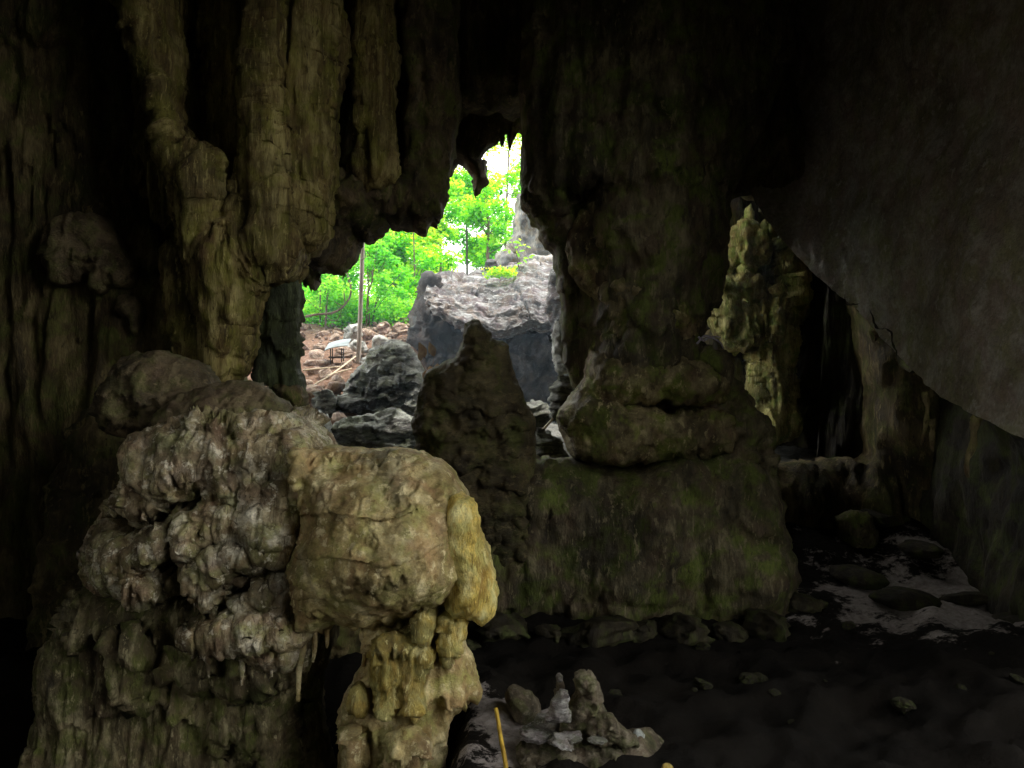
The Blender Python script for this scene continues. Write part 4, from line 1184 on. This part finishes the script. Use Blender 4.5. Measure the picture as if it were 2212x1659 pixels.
def slab():
    front = [W(918, 640, 20.6), W(935, 662, 20.3), W(964, 678, 20.2), W(1002, 699, 20.1), W(1044, 701, 20.1), W(1080, 714, 20.0), W(1124, 702, 20.1), W(1148, 690, 20.3), W(1175, 700, 20.4), W(1235, 690, 20.6)]
    back = [W(930, 604, 23.0), W(948, 594, 23.6), W(975, 589, 24.0), W(1005, 588, 24.2), W(1040, 582, 24.4), W(1075, 573, 24.5), W(1112, 563, 24.6), W(1150, 558, 24.6), W(1185, 556, 24.6), W(1245, 556, 24.6)]
    under1 = [p + np.array([0, 0.12, -0.16]) for p in front]
    under2 = [p + np.array([0, 2.2, -0.1]) for p in front]
    bk = [p + np.array([0, 0.6, -1.2]) for p in back]
    mid1 = [0.8 * a + 0.2 * b + np.array([0, 0, 0.14]) for a, b in zip(front, back)]
    return loft([bk, back, mid1, front, under1, under2], 170, 200,
                [('fbm', 0.12, 0.8, (1, 1, 1)), ('facet', 0.12, 1.4, (.6, 1.0, 2.0)), ('facet', 0.07, 3.5, (.6, 1.0, 2.0)), ('crack', 0.1, 0.9, (1, .6, 1)), ('rough', 0.03, 5, (.6, 1.2, 2))], None, '', flip=True)


v, f = slab()
mesh_obj('top_slab', v, f, M['boulder'], big)
rock_part('crack_block', big, M['boulder'], [(1180, 590), (1215, 565), (1250, 570), (1250, 760), (1215, 770), (1190, 720), (1178, 660)], 20.4, 0.04, 0.3, 0.4, JAG)
thing_relief('rock_spire', 'pale leaning rock spire rising behind the right end of the huge slab-topped boulder', 'rock spire', M['spire'],
             [(1118, 420), (1110, 432), (1112, 457), (1106, 501), (1095, 525), (1066, 548), (1060, 600), (1290, 600), (1290, 300), (1240, 300), (1150, 420)], 27.0, 0.06, 0.8, 0.9,
             [('fbm', 0.3, 0.5, (1, 1, .8)), ('ridge', 0.15, 1.2, (1, 1, 0.5)), ('facet', 0.15, 1.5, (1, 1, .8)), ('rough', 0.06, 3, (1, 1, 1))], it=0)
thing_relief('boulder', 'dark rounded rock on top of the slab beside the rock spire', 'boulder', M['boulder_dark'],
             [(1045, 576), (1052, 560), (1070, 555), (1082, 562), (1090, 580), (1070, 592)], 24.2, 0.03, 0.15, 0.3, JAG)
thing_relief('boulder', 'row of knobbly rock on the back edge of the slab under the sapling', 'boulder', M['spire'],
             [(1120, 570), (1140, 545), (1160, 548), (1185, 552), (1205, 560), (1210, 580), (1130, 585)], 24.6, 0.03, 0.2, 0.3, RIP)


def mid_depth(px, py, d):
    p = np.stack([px / 40., np.zeros(len(px)), py / 40.], 1)
    q = (py + 0.12 * (px - 840) + 16 * fbm(p, 3)) / 27.
    fr = q - np.floor(q)
    return 0.2 * fr * np.clip((py - 790) / 30, 0.1, 1) + 0.12 * fbm(p * 1.5, 3) + 0.9 * np.clip((py - 740) / 140, 0, 1)


thing_relief('boulder', 'grey boulder with step-like folds in front of the slab-topped boulder', 'boulder', M['midrock'],
             [(735, 880), (742, 850), (765, 812), (790, 775), (805, 750), (833, 740), (858, 735), (880, 745), (893, 760), (905, 775), (925, 805), (940, 850), (935, 905), (840, 912), (760, 905)], 17.0, 0.03, 0.6, 0.5,
             [('fbm', 0.08, 1.2, (1, 1, 1)), ('facet', 0.14, 1.6, (.7, 1, 1.6)), ('facet', 0.06, 4, (.7, 1, 1.6)), ('rough', 0.025, 6, (1, 1, 1.5))], mid_depth)
thing_relief('boulder', 'black wedge-shaped boulder with pale top ridge behind the tan dome', 'boulder', M['midrock'],
             [(690, 955), (720, 925), (745, 905), (780, 893), (815, 893), (835, 882), (855, 876), (880, 888), (905, 905), (930, 925), (960, 1010), (690, 1010)], 14.6, 0.025, 0.5, 0.5,
             [('fbm', 0.06, 1.3, (1, 1, 1)), ('facet', 0.14, 1.6, (.7, 1, 1.6)), ('facet', 0.06, 4, (.7, 1, 1.6)), ('rough', 0.025, 6, (1, 1, 1.5))])
thing_relief('boulder', 'long grey rock slab leaning left of the step-folded boulder', 'boulder', M['midrock'],
             [(738, 862), (760, 830), (800, 790), (822, 768), (815, 790), (790, 830), (770, 870), (750, 890)], 17.2, 0.03, 0.25, 0.3, JAG)
for loop, Y, mat, lab in (
        ([(672, 905), (676, 868), (690, 848), (712, 842), (725, 858), (728, 890), (712, 915), (690, 920)], 15.6, 'midrock', 'dark rounded boulder with pale flecks right of the stalactite bulb'),
        ([(676, 905), (684, 888), (696, 885), (705, 900), (718, 925), (728, 950), (722, 965), (705, 955), (690, 940)], 14.3, 'greystone', 'pale green-grey flake of rock standing between dark boulders'),
        ([(722, 870), (735, 848), (758, 843), (778, 850), (790, 872), (770, 895), (735, 890)], 16.0, 'midrock', 'dark flecked rock below the lying stick'),
        ([(745, 775), (748, 750), (762, 735), (785, 735), (795, 755), (790, 785), (765, 795)], 21.0, 'greystone', 'pale grey rock right behind the foot of the tall pole'),
        ([(735, 735), (745, 715), (762, 700), (778, 695), (784, 720), (770, 738), (748, 742)], 22.0, 'greystone', 'grey-green rock leaning on the left of the tall pole'),
        ([(800, 755), (804, 735), (818, 724), (834, 726), (842, 745), (835, 762), (815, 768)], 21.0, 'greystone', 'rounded pale rock to the right of the tall pole'),
        ([(780, 730), (785, 712), (805, 708), (816, 722), (808, 738), (790, 742)], 22.5, 'scree', 'brownish grey rock behind the tall pole'),
        ([(775, 790), (782, 770), (808, 762), (818, 768), (805, 785), (790, 800)], 18.6, 'greystone', 'flat-topped pale block beside the step-folded boulder'),
        ([(812, 715), (818, 698), (838, 696), (845, 712), (838, 728), (820, 728)], 24.0, 'scree', 'tan block on the crest left of the slab-topped boulder'),
        ([(845, 720), (850, 700), (868, 698), (880, 715), (878, 745), (855, 742)], 24.0, 'scree', 'orange-tan cracked block touching the left side of the slab-topped boulder'),
        ([(650, 850), (660, 832), (690, 838), (700, 850), (690, 868), (665, 872)], 16.2, 'scree', 'brown block under the lower end of the lying stick'),
        ([(700, 845), (712, 818), (732, 812), (748, 822), (742, 845), (722, 856)], 17.0, 'scree', 'brown block below the tiny roofed shrine'),
        ([(715, 940), (718, 900), (732, 890), (752, 905), (750, 935), (735, 950)], 15.0, 'scree', 'reddish rubble block between the dark boulders')):
    thing_relief('boulder', lab, 'boulder', M[mat], loop, Y, 0.022, 0.2, 0.28, [('fbm', 0.05, 1.5, (1, 1, 1)), ('facet', 0.13, 2.6, (1, 1, 1.3)), ('rough', 0.025, 6, (1, 1, 1.4))])
# rocks in the gap right of the stalagmite
for loop, Y, lab in (
        ([(1150, 1010), (1153, 925), (1175, 930), (1200, 950), (1225, 975), (1230, 1010), (1215, 1040)], 12.4, 'layered pale grey rock in the gap right of the silhouetted stalagmite'),
        ([(1185, 905), (1195, 830), (1215, 815), (1240, 830), (1235, 880), (1205, 905)], 13.4, 'dark shelf rock against the left foot of the massive column'),
        ([(1120, 900), (1130, 870), (1160, 862), (1185, 885), (1190, 915), (1150, 925)], 14.2, 'dark brown rock in shadow under the slab-topped boulder')):
    thing_relief('boulder', lab, 'boulder', M['midrock'], loop, Y, 0.02, 0.2, 0.3, [('step', 0.1, 6, (1, 1, 1)), ('fbm', 0.05, 1.5, (1, 1, 1)), ('rough', 0.03, 5, (1, 1, 1.6))])
thing_relief('rock_flake', 'pale rock flake standing against the column edge beside the slab-topped boulder', 'rock', M['greystone'],
             [(1198, 815), (1194, 760), (1196, 712), (1206, 690), (1218, 668), (1232, 690), (1235, 810)], 13.6, 0.025, 0.15, 0.25, JAG)

# scree stones, each its own
v0, f0 = stone_mesh((1, 0.8, 0.4), 71, 3, 14, 0.62)
srcs = []
for s in range(7):
    v, f = stone_mesh((1, 0.8, 0.3 + 0.06 * s), 71 + s, 3, 16, 0.5, (('rough', 0.07, 2, (1, 1, 1)),))
    srcs.append((v, f))
meshes = {}
r2 = np.random.RandomState(21)
count = 0
for k in range(4000):
    if count >= 285:
        break
    y = 16.5 + 9.8 * r2.rand()
    px = 630 + 270 * r2.rand()
    x = (px - CX) / FX * y
    z = gz(x, y)
    py = CY - (z - CZ) / y * FX
    if py > 850 or py < 680:
        continue
    s = 0.06 + 0.3 * r2.rand() ** 3
    key = count % 7
    if key not in meshes:
        o = mesh_obj('scree_stone', srcs[key][0], srcs[key][1], M['scree'], origin=np.zeros(3), smooth=False)
        meshes[key] = o.data
    else:
        o = bpy.data.objects.new('scree_stone', meshes[key])
        COL.objects.link(o)
    o.location = (x, y, z + s * 0.18)
    o.scale = (s, s, s)
    o.rotation_euler = (r2.normal() * 0.35, r2.normal() * 0.35, r2.rand() * 6.28)
    tag(o, 'flat reddish brown stone lying on the rubble slope below the green undergrowth', 'stone', 'loose stones on the rubble slope')
    count += 1

# ------------------------------------------------------------------ outside: pole, sticks, shrine
b = W(772, 790, 19.0)
b[2] = min(b[2], gz(b[0], b[1]) - 0.05)
pole_pts = curve_pts([b, W(774, 780, 19.0), W(779, 660, 19.0), W(783, 540, 19.05), W(786, 440, 19.1), W(788, 330, 19.2)], 50)
v, f = tube(pole_pts, np.linspace(0.06, 0.042, len(pole_pts)), 14, 0.03, 2)
pole = empty('wooden_pole', b, 'tall slender bare pole standing left of the slab-topped boulder', 'pole')
mesh_obj('shaft', v, f, M['pole'], pole)
for py_, sx in ((560, 1), (594, -1), (640, 1), (690, 1)):
    q = W(779 + (660 - py_) * 0.034, py_, 19.0)
    v, f = tube([q, q + np.array([0.11 * sx, -0.02, 0.06])], [0.02, 0.006], 6)
    mesh_obj('twig', v, f, M['pole'], pole)
P_ = curve_pts([W(672, 836, 16.6), W(720, 806, 17.5), W(768, 770, 18.6)], 24)
v, f = tube(P_, np.linspace(0.022, 0.018, len(P_)), 10, 0.03, 1)
tag(mesh_obj('stick', v, f, M['stick']), 'long pale dry stick leaning across the rubble to the pole foot', 'stick')
for (a, b_, Y, lab) in (((655, 800), (735, 792), 17.9, 'short pale stick lying flat left of the long leaning stick'),
                        ((705, 812), (760, 796), 17.6, 'pale stick lying across the foot of the long leaning stick'),
                        ((1172, 930), (1196, 902), 13.0, 'short pale stick leaning in the gap right of the silhouetted stalagmite')):
    P_ = curve_pts([W(*a, Y - 0.2), W(*b_, Y + 0.2)], 10)
    v, f = tube(P_, np.linspace(0.024, 0.016, len(P_)), 8, 0.05, 5)
    tag(mesh_obj('stick', v, f, M['stick']), lab, 'stick')


def box(c, s, bev=0.0):
    c, s = np.array(c), np.array(s) / 2
    v = np.array([[x, y, z] for x in (-1, 1) for y in (-1, 1) for z in (-1, 1)]) * s + c
    f = [(0, 1, 3, 2), (4, 6, 7, 5), (0, 4, 5, 1), (2, 3, 7, 6), (0, 2, 6, 4), (1, 5, 7, 3)]
    return v, f


sb = W(728, 800, 18.9)
sb[2] = gz(sb[0], sb[1])
shr = empty('spirit_house', sb, 'tiny open shrine with a pale blue-grey roof on the rubble slope', 'shrine')
zt = W(731, 757, 18.9)[2]
zf = W(731, 772, 18.9)[2]
for dx in (-0.13, 0.13):
    for dy in (-0.1, 0.1):
        v, f = box((sb[0] + dx, sb[1] + dy, (sb[2] + zt) / 2 + 0.02), (0.022, 0.022, zt - sb[2] + 0.06))
        mesh_obj('post', v, f, M['darkwood'], shr, smooth=False)
v, f = box((sb[0], sb[1], zf), (0.34, 0.28, 0.035))
mesh_obj('floor', v, f, M['darkwood'], shr, smooth=False)
# gently curved sheet roof
u = np.linspace(-1, 1, 12)
rv = []
for th in (0, -0.018):
    for y_ in (-0.22, 0.24):
        for x_ in u:
            rv.append((sb[0] + 0.27 * x_ + 0.02, sb[1] + y_, zt + 0.05 + 0.055 * x_ + 0.03 * (1 - x_ * x_) + 0.4 * (y_ + 0.22) + th))
rf = []
for i in range(11):
    rf += [(i, i + 1, 13 + i, 12 + i), (24 + i, 36 + i, 37 + i, 25 + i), (i, 24 + i, 25 + i, i + 1), (12 + i, 13 + i, 37 + i, 36 + i)]
rf += [(0, 12, 36, 24), (11, 35, 47, 23)]
mesh_obj('roof', np.array(rv), rf, M['sheet'], shr, smooth=False)


# ------------------------------------------------------------------ vegetation
def leaves(centres, radii, n_each, size, seed, up=0.5, squash=0.75, tint0=0.5, tvar=0.25, kind='quad'):
    r = np.random.RandomState(seed)
    C, T = [], []
    for (c, rad) in zip(centres, radii):
        n = int(1.25 * n_each * (rad / np.mean(radii)) ** 2)
        d = r.normal(size=(n, 3))
        d /= np.linalg.norm(d, axis=1)[:, None]
        d *= (r.rand(n) ** 0.5 * (1 + 0.5 * r.rand(n) ** 3))[:, None] * rad * 1.5
        d[:, 2] *= squash
        C.append(c + d)
        T.append(np.full(n, tint0 + r.normal() * tvar) + r.normal(size=n) * 0.12 + 0.2 * d[:, 2] / rad)
    C = np.concatenate(C)
    T = np.clip(np.concatenate(T), 0, 1)
    n = len(C)
    T = np.where(r.rand(n) < 0.22, T * 0.3, np.minimum(1, T + 0.12))
    nrm = r.normal(size=(n, 3)) * 0.7
    nrm[:, 2] = np.abs(nrm[:, 2]) + up
    nrm /= np.linalg.norm(nrm, axis=1)[:, None]
    t = np.cross(nrm, r.normal(size=(n, 3)))
    t /= np.linalg.norm(t, axis=1)[:, None]
    b = np.cross(nrm, t)
    L_ = (size * (0.65 + 0.7 * r.rand(n)))[:, None]
    w = L_ * 0.3
    v = np.stack([C - t * L_ * 0.5, C - t * L_ * 0.1 + b * w - nrm * L_ * 0.05, C + t * L_ * 0.5 - nrm * L_ * 0.08, C - t * L_ * 0.1 - b * w - nrm * L_ * 0.05], 1).reshape(-1, 3)
    f = np.arange(4 * n).reshape(n, 4)
    return v, f, T


def tree(name, label, pts, Y, r0, r1, clumps, n_each, lsize, seed, bark='bark', group=None, limbs=True, cat='tree', mat='leaf', tint0=0.5, dy=1.2, squash=0.75):
    r = np.random.RandomState(seed)
    base = W(*pts[0], Y)
    base[2] = gz(base[0], base[1]) - 0.05
    P_ = curve_pts([base] + [W(x, y, Y) for x, y in pts[1:]] if len(pts) > 2 else [base, W(*pts[1], Y)], 30)
    root = empty(name, base, label, cat, group)
    rad = np.linspace(r0, r1, len(P_))
    v, f = tube(P_, rad, 10, 0.05, seed)
    tr = mesh_obj('trunk', v, f, M[bark], root)
    cs, rs, lm = [], [], []
    for (px, py, rp) in clumps:
        yy = Y + r.uniform(-dy, dy)
        c = W(px, py, yy)
        cs.append(c)
        rs.append(rp / FX * Y)
        if limbs:
            k = np.argmin(np.linalg.norm(P_ - (c + np.array([0, 0, -0.8])), axis=1))
            a = P_[k]
            mid_ = (a + c) / 2 + np.array([0, 0, 0.15]) + r.normal(size=3) * 0.08
            Q = curve_pts([a, mid_, c], 8)
            lm.append(tube(Q, np.linspace(max(0.012, rad[k] * 0.4), 0.008, len(Q)), 5))
    if lm:
        v, f = join(lm)
        mesh_obj('limb', v, f, M[bark], root)
    if cs:
        v, f, T = leaves(cs, rs, n_each, lsize, seed, tint0=tint0, squash=squash)
        mesh_obj('crown', v, f, M[mat], root, smooth=False, tint=T)
    return root


def rc(n, x0, x1, y0, y1, r0, r1, seed):
    r = np.random.RandomState(seed)
    return [(r.uniform(x0, x1), r.uniform(y0, y1), r.uniform(r0, r1)) for _ in range(n)]


G_T = 'trees beyond the cave opening'
tree('tree', 'dark-trunked leafy tree in the middle of the left lower opening', [(859, 700), (859, 655), (857, 560), (852, 470), (850, 400)], 30, 0.13, 0.07, rc(26, 785, 930, 470, 600, 14, 30, 1), 260, 0.17, 1, 'darkbark', G_T, tint0=0.55)
tree('tree', 'slim leafy tree left of the slab-topped boulder under the hanging rock', [(952, 640), (952, 573), (950, 477), (948, 400)], 31, 0.06, 0.035, rc(20, 900, 990, 390, 590, 12, 24, 2), 230, 0.17, 2, 'bark', G_T, tint0=0.65)
tree('tree', 'thin pale-trunked tree with bare broken top in the upper opening', [(1053, 600), (1054, 550), (1055, 477), (1048, 430), (1040, 398)], 34, 0.075, 0.045, rc(15, 1000, 1115, 400, 575, 12, 22, 3), 200, 0.18, 3, 'bark', G_T, tint0=0.4)
tree('tree', 'bright yellow-green tree filling the top of the opening', [(1090, 600), (1092, 500), (1096, 400), (1100, 320)], 37, 0.07, 0.03, rc(9, 1040, 1135, 290, 420, 12, 20, 4), 170, 0.19, 4, 'bark', G_T, tint0=0.8)
tree('tree', 'dark green tree seen under the drooping lintel tip', [(1010, 600), (1008, 480), (1006, 400)], 36, 0.06, 0.03, rc(12, 980, 1060, 380, 480, 13, 24, 5), 230, 0.18, 5, 'darkbark', G_T, tint0=0.15)
tree('tree', 'dark green tree low between sky gaps behind the slab-topped boulder', [(1030, 600), (1030, 560), (1030, 500)], 38, 0.05, 0.03, rc(14, 985, 1060, 500, 570, 12, 22, 6), 230, 0.18, 6, 'darkbark', G_T, tint0=0.2)
tree('tree', 'slender reddish trunk with sparse leaves left of the slab-topped boulder', [(898, 690), (898, 643), (895, 570), (893, 480)], 28, 0.035, 0.02, rc(10, 870, 930, 540, 640, 12, 22, 7), 160, 0.16, 7, 'bark', G_T, tint0=0.6)
G_S = 'saplings on the rubble crest'
tree('sapling', 'pale thin sapling trunk at the left end of the undergrowth', [(703, 712), (704, 690), (707, 640), (713, 599), (716, 540)], 24.5, 0.035, 0.022, rc(9, 650, 740, 560, 640, 12, 22, 8), 150, 0.13, 8, 'bark', G_S, tint0=0.45, cat='sapling', mat='fern')
tree('sapling', 'whitish thin sapling left of the curved vine', [(691, 700), (692, 660), (692, 628), (694, 580)], 25.2, 0.028, 0.018, rc(7, 645, 720, 560, 650, 12, 20, 9), 150, 0.13, 9, 'bark', G_S, tint0=0.4, cat='sapling', mat='fern')
tree('sapling', 'slim sapling with a kinked stem just right of the tall pole', [(791, 708), (792, 690), (795, 636), (804, 606), (807, 570), (814, 541), (816, 500)], 25, 0.03, 0.014, rc(8, 780, 850, 510, 590, 12, 20, 10), 160, 0.13, 10, 'bark', G_S, tint0=0.6, cat='sapling', mat='fern')
tree('sapling', 'straight reddish sapling crossing the kinked one right of the pole', [(799, 710), (798, 690), (795, 628), (794, 570), (794, 520)], 25.1, 0.022, 0.012, rc(5, 770, 830, 510, 570, 12, 18, 11), 160, 0.13, 11, 'bark', G_S, tint0=0.6, cat='sapling', mat='fern')
tree('sapling', 'grey arching sapling leaning right toward the dark trunk', [(805, 700), (806, 686), (815, 650), (830, 631), (849, 611)], 25.4, 0.025, 0.012, rc(5, 820, 870, 590, 640, 10, 16, 12), 120, 0.13, 12, 'darkbark', G_S, tint0=0.5, cat='sapling', mat='fern')
tree('sapling', 'thin upright sapling inside the loop of the curved vine', [(740, 712), (740, 690), (742, 640), (741, 600)], 25.6, 0.018, 0.01, rc(6, 715, 770, 590, 650, 12, 20, 13), 140, 0.13, 13, 'bark', G_S, tint0=0.5, cat='sapling', mat='fern')
P_ = curve_pts([W(660, 684, 24.0), W(687, 679, 24), W(718, 676, 24), W(741, 662, 24), W(756, 640, 24), W(757, 614, 24), W(750, 592, 24.1), W(738, 560, 24.3)], 50)
vn = empty('vine', P_[0], 'brown woody vine curving up through the undergrowth left of the pole', 'vine')
v, f = tube(P_, np.linspace(0.04, 0.022, len(P_)), 8, 0.06, 7)
mesh_obj('stem', v, f, M['bark'], vn)
for pts in ([(741, 662), (728, 655), (722, 650)], [(745, 655), (742, 620), (738, 590)], [(700, 678), (712, 690), (728, 692), (738, 670)]):
    Q = curve_pts([W(x, y, 24.0) for x, y in pts], 14)
    v, f = tube(Q, np.linspace(0.018, 0.009, len(Q)), 6)
    mesh_obj('side_shoot', v, f, M['bark'], vn)

# undergrowth bushes on the crest
bl = ['at the far left beside the green stalactite', 'second from the left, under the jagged rock tips', 'in front of the pale thin sapling', 'below the curved vine', 'just left of the tall pole',
      'just right of the tall pole', 'below the arching grey sapling', 'at the foot of the dark-trunked tree', 'hiding the left foot of the slab-topped boulder', 'behind the gap between pole and dark trunk']
for i, (px, py, Y) in enumerate(((655, 680, 26), (678, 655, 27.5), (700, 690, 25.6), (728, 685, 26), (758, 690, 25.8), (797, 690, 26.2), (825, 680, 26), (855, 672, 26.6), (885, 660, 26.8), (830, 665, 28.5))):
    base = W(px, py, Y)
    g0 = gz(base[0], Y)
    cl = [(base[0] + random.gauss(0, 0.35), Y + random.gauss(0, 0.3), g0 + 0.1 + 0.5 * random.random()) for _ in range(9)]
    cs = [np.array(c) for c in cl]
    root = empty('bush', (base[0], Y, g0), 'bright green leafy undergrowth bush ' + bl[i], 'bush', 'bushes on the rubble crest')
    st = [tube(curve_pts([np.array([base[0], Y, g0 - 0.03]), c], 5), np.linspace(0.015, 0.006, 5), 5) for c in cs]
    v, f = join(st)
    mesh_obj('stem', v, f, M['bark'], root)
    v, f, T = leaves(cs, [0.3 + 0.15 * random.random() for _ in cs], 150, 0.11, 100 + i, tint0=0.5, tvar=0.2)
    mesh_obj('foliage', v, f, M['fern'], root, smooth=False, tint=T)

# far wood that reads as one mass
cs, rs = [], []
r3 = np.random.RandomState(77)
for k in range(420):
    Y = r3.uniform(44, 75)
    px, py = r3.uniform(560, 1250), 720 - 430 * r3.rand() ** 1.3
    if perlin(np.array([[px / 75., py / 75., 3.3]]))[0] > (0.22 if px < 880 else -0.02 if px < 1000 else -0.18) - (0.3 if 690 < px < 800 and 580 < py < 700 else 0):
        continue
    cs.append(W(px, py, Y))
    rs.append(r3.uniform(0.6, 1.3))
v, f, T = leaves(cs, rs, 130, 0.28, 78, tint0=0.55, tvar=0.3)
tag(mesh_obj('far_wood', v, f, M['leaf'], smooth=False, tint=T), 'mass of bright backlit foliage far beyond the opening', 'wood', kind='stuff')


cs, rs = [], []
for k in range(170):
    Y = r3.uniform(28.5, 36)
    px = r3.uniform(600, 960)
    x = (px - CX) / FX * Y
    cs.append(np.array([x, Y, gz(x, Y) + 0.1 + 1.6 * r3.rand() ** 1.6]))
    rs.append(r3.uniform(0.25, 0.5))
v, f, T = leaves(cs, rs, 110, 0.13, 79, tint0=0.5, tvar=0.22)
tag(mesh_obj('undergrowth', v, f, M['fern'], smooth=False, tint=T), 'low leafy ground cover under the trees behind the rubble crest', 'ground cover', kind='stuff')


# sapling growing on the boulder with individual leaves
def leaf_blade(c, t, nrm, L_):
    t = t / np.linalg.norm(t)
    b = np.cross(nrm, t)
    b /= np.linalg.norm(b)
    n = np.cross(t, b)
    prof_ = [(0, 0), (0.15, 0.16), (0.4, 0.27), (0.65, 0.22), (0.88, 0.08), (1, 0)]
    v, f = [], []
    for (s, w) in prof_:
        d = -0.12 * s * s
        v += [c + L_ * (t * s + b * w + n * (d + 0.3 * w)), c + L_ * (t * s + n * d), c + L_ * (t * s - b * w + n * (d + 0.3 * w))]
    for i in range(5):
        k = 3 * i
        f += [(k, k + 1, k + 4, k + 3), (k + 1, k + 2, k + 5, k + 4)]
    return np.array(v), f


sp_base = W(1120, 570, 23.6)
sp = empty('sapling', sp_base, 'small sapling with broad bright leaves growing on top of the slab', 'sapling')
tips = [(1080, 527), (1093, 520), (1108, 524), (1124, 521), (1133, 531), (1100, 540), (1115, 538), (1140, 557), (1112, 572), (1118, 545), (1128, 560)]
stems = [tube(curve_pts([sp_base - np.array([0, 0, 0.1]), W(1116, 550, 23.5), W(1106, 532, 23.4)], 12), np.linspace(0.02, 0.008, 13), 6)]
bl_, r4 = [], np.random.RandomState(9)
for (x, y) in tips:
    e = W(x, y, 23.4 + r4.normal() * 0.15)
    stems.append(tube(curve_pts([W(1112, 548, 23.5), (W(1112, 544, 23.5) + e) / 2 + np.array([0, 0, 0.06]), e], 8), np.linspace(0.008, 0.004, 9), 5))
    for k in range(3):
        d = r4.normal(size=3) * np.array([1, 0.6, 0.45])
        bl_.append(leaf_blade(e + d * 0.03, d, np.array([0.2 * r4.normal(), -0.7, 0.75]), 0.15 + 0.06 * r4.rand()))
v, f = join(stems)
mesh_obj('stem', v, f, M['bark'], sp)
v, f = join(bl_)
mesh_obj('foliage', v, f, M['leaf'], sp, tint=np.clip(0.75 + 0.1 * r4.normal(size=len(f)), 0, 1))

mossc = W(1080, 592, 22.9)
v, f, T = leaves([mossc + np.array([0.1 * k, 0.15 * random.random(), 0.05]) for k in range(-3, 4)], [0.14] * 7, 60, 0.1, 55, tint0=0.75)
tag(mesh_obj('fern', v, f, M['leaf'], smooth=False, tint=T), 'low bright green fern patch lying on the tilted slab', 'fern')

# dry brown leaves of a dead plant between the folded boulder and the stalagmite
dl = empty('dead_plant', W(930, 815, 16.0), 'withered plant with curled brown leaves left of the silhouetted stalagmite', 'plant')
st = []
for (x, y, s) in ((918, 772, 0.32), (908, 780, 0.22), (938, 770, 0.3), (945, 785, 0.3), (928, 790, 0.26), (920, 800, 0.22)):
    e = W(x, y, 15.8)
    st.append(tube([W(930, 818, 16.0), e], [0.008, 0.005], 5))
    v, f = leaf_blade(e, np.array([random.gauss(0, .6), -.2, random.choice((-.9, .9))]), np.array([.2, -1, .2]), s)
    mesh_obj('leaf', v, f, M['dryleaf'], dl)
v, f = join(st)
mesh_obj('stem', v, f, M['bark'], dl)

hm = bpy.data.materials.new('cave_mouth_haze')
t, N, L, out = nt(hm)
vs = N.new('ShaderNodeVolumeScatter')
vs.inputs['Color'].default_value = (0.6, 0.8, 1.0, 1)
vs.inputs['Density'].default_value = 0.0055
vs.inputs['Anisotropy'].default_value = 0.2
L.new(vs.outputs[0], out.inputs['Volume'])
v, f = box((-0.6, 17.6, 4.2), (11.0, 8.8, 8.6))
tag(mesh_obj('haze', v, f, hm, smooth=False, origin=np.zeros(3)), kind='structure')

# ------------------------------------------------------------------ light
SUN = np.array([0.5, 0.22, 1.0])
SUN = SUN / np.linalg.norm(SUN)
el = math.asin(SUN[2])
rot = math.atan2(SUN[0], SUN[1])
w = bpy.data.worlds.new('World')
scene.world = w
w.use_nodes = True
t = w.node_tree
t.nodes.clear()
o = t.nodes.new('ShaderNodeOutputWorld')
bg = t.nodes.new('ShaderNodeBackground')
sky = t.nodes.new('ShaderNodeTexSky')
sky.sky_type = 'NISHITA'
sky.sun_disc = False
sky.sun_elevation = el
sky.sun_rotation = rot
sky.air_density = 1.0
sky.dust_density = 3.0
# thin bright haze cloud over the clear sky
tcw = t.nodes.new('ShaderNodeTexCoord')
cl = t.nodes.new('ShaderNodeTexNoise')
cl.inputs['Scale'].default_value = 2.5
cl.inputs['Detail'].default_value = 4
t.links.new(tcw.outputs['Generated'], cl.inputs['Vector'])
cr = t.nodes.new('ShaderNodeMapRange')
cr.inputs['From Min'].default_value = 0.35
cr.inputs['From Max'].default_value = 0.65
cr.inputs['To Min'].default_value = 0.55
cr.inputs['To Max'].default_value = 0.9
t.links.new(cl.outputs['Fac'], cr.inputs['Value'])
mx = t.nodes.new('ShaderNodeMix')
mx.data_type = 'RGBA'
t.links.new(cr.outputs[0], mx.inputs[0])
t.links.new(sky.outputs[0], mx.inputs[6])
mx.inputs[7].default_value = (34.0, 34.0, 32.2, 1)
t.links.new(mx.outputs[2], bg.inputs['Color'])
bg.inputs['Strength'].default_value = 0.15
t.links.new(bg.outputs[0], o.inputs['Surface'])
ld = bpy.data.lights.new('sun', 'SUN')
ld.energy = 5.0
ld.angle = math.radians(0.5)
ld.color = (1.0, 0.95, 0.86)
lo = bpy.data.objects.new('sun', ld)
COL.objects.link(lo)
lo.location = (20, -10, 40)
lo.rotation_euler = Vector(SUN).to_track_quat('Z', 'Y').to_euler()

# ------------------------------------------------------------------ camera
cd = bpy.data.cameras.new('camera')
cd.sensor_width = 36.0
cd.lens = 36.0 * FX / 2212.0
cd.clip_start = 0.05
cd.clip_end = 2000
co = bpy.data.objects.new('camera', cd)
COL.objects.link(co)
co.location = (0, 0, CZ)
co.rotation_euler = (math.radians(90), 0, 0)
scene.camera = co

scene.view_settings.view_transform = 'Standard'
scene.view_settings.look = 'None'
scene.view_settings.exposure = 0
scene.view_settings.gamma = 1
scene.cycles.use_denoising = True
try:
    scene.cycles.denoiser = 'OPENIMAGEDENOISE'
except Exception:
    pass
scene.cycles.max_bounces = 8
scene.cycles.diffuse_bounces = 5
scene.cycles.sample_clamp_indirect = 4
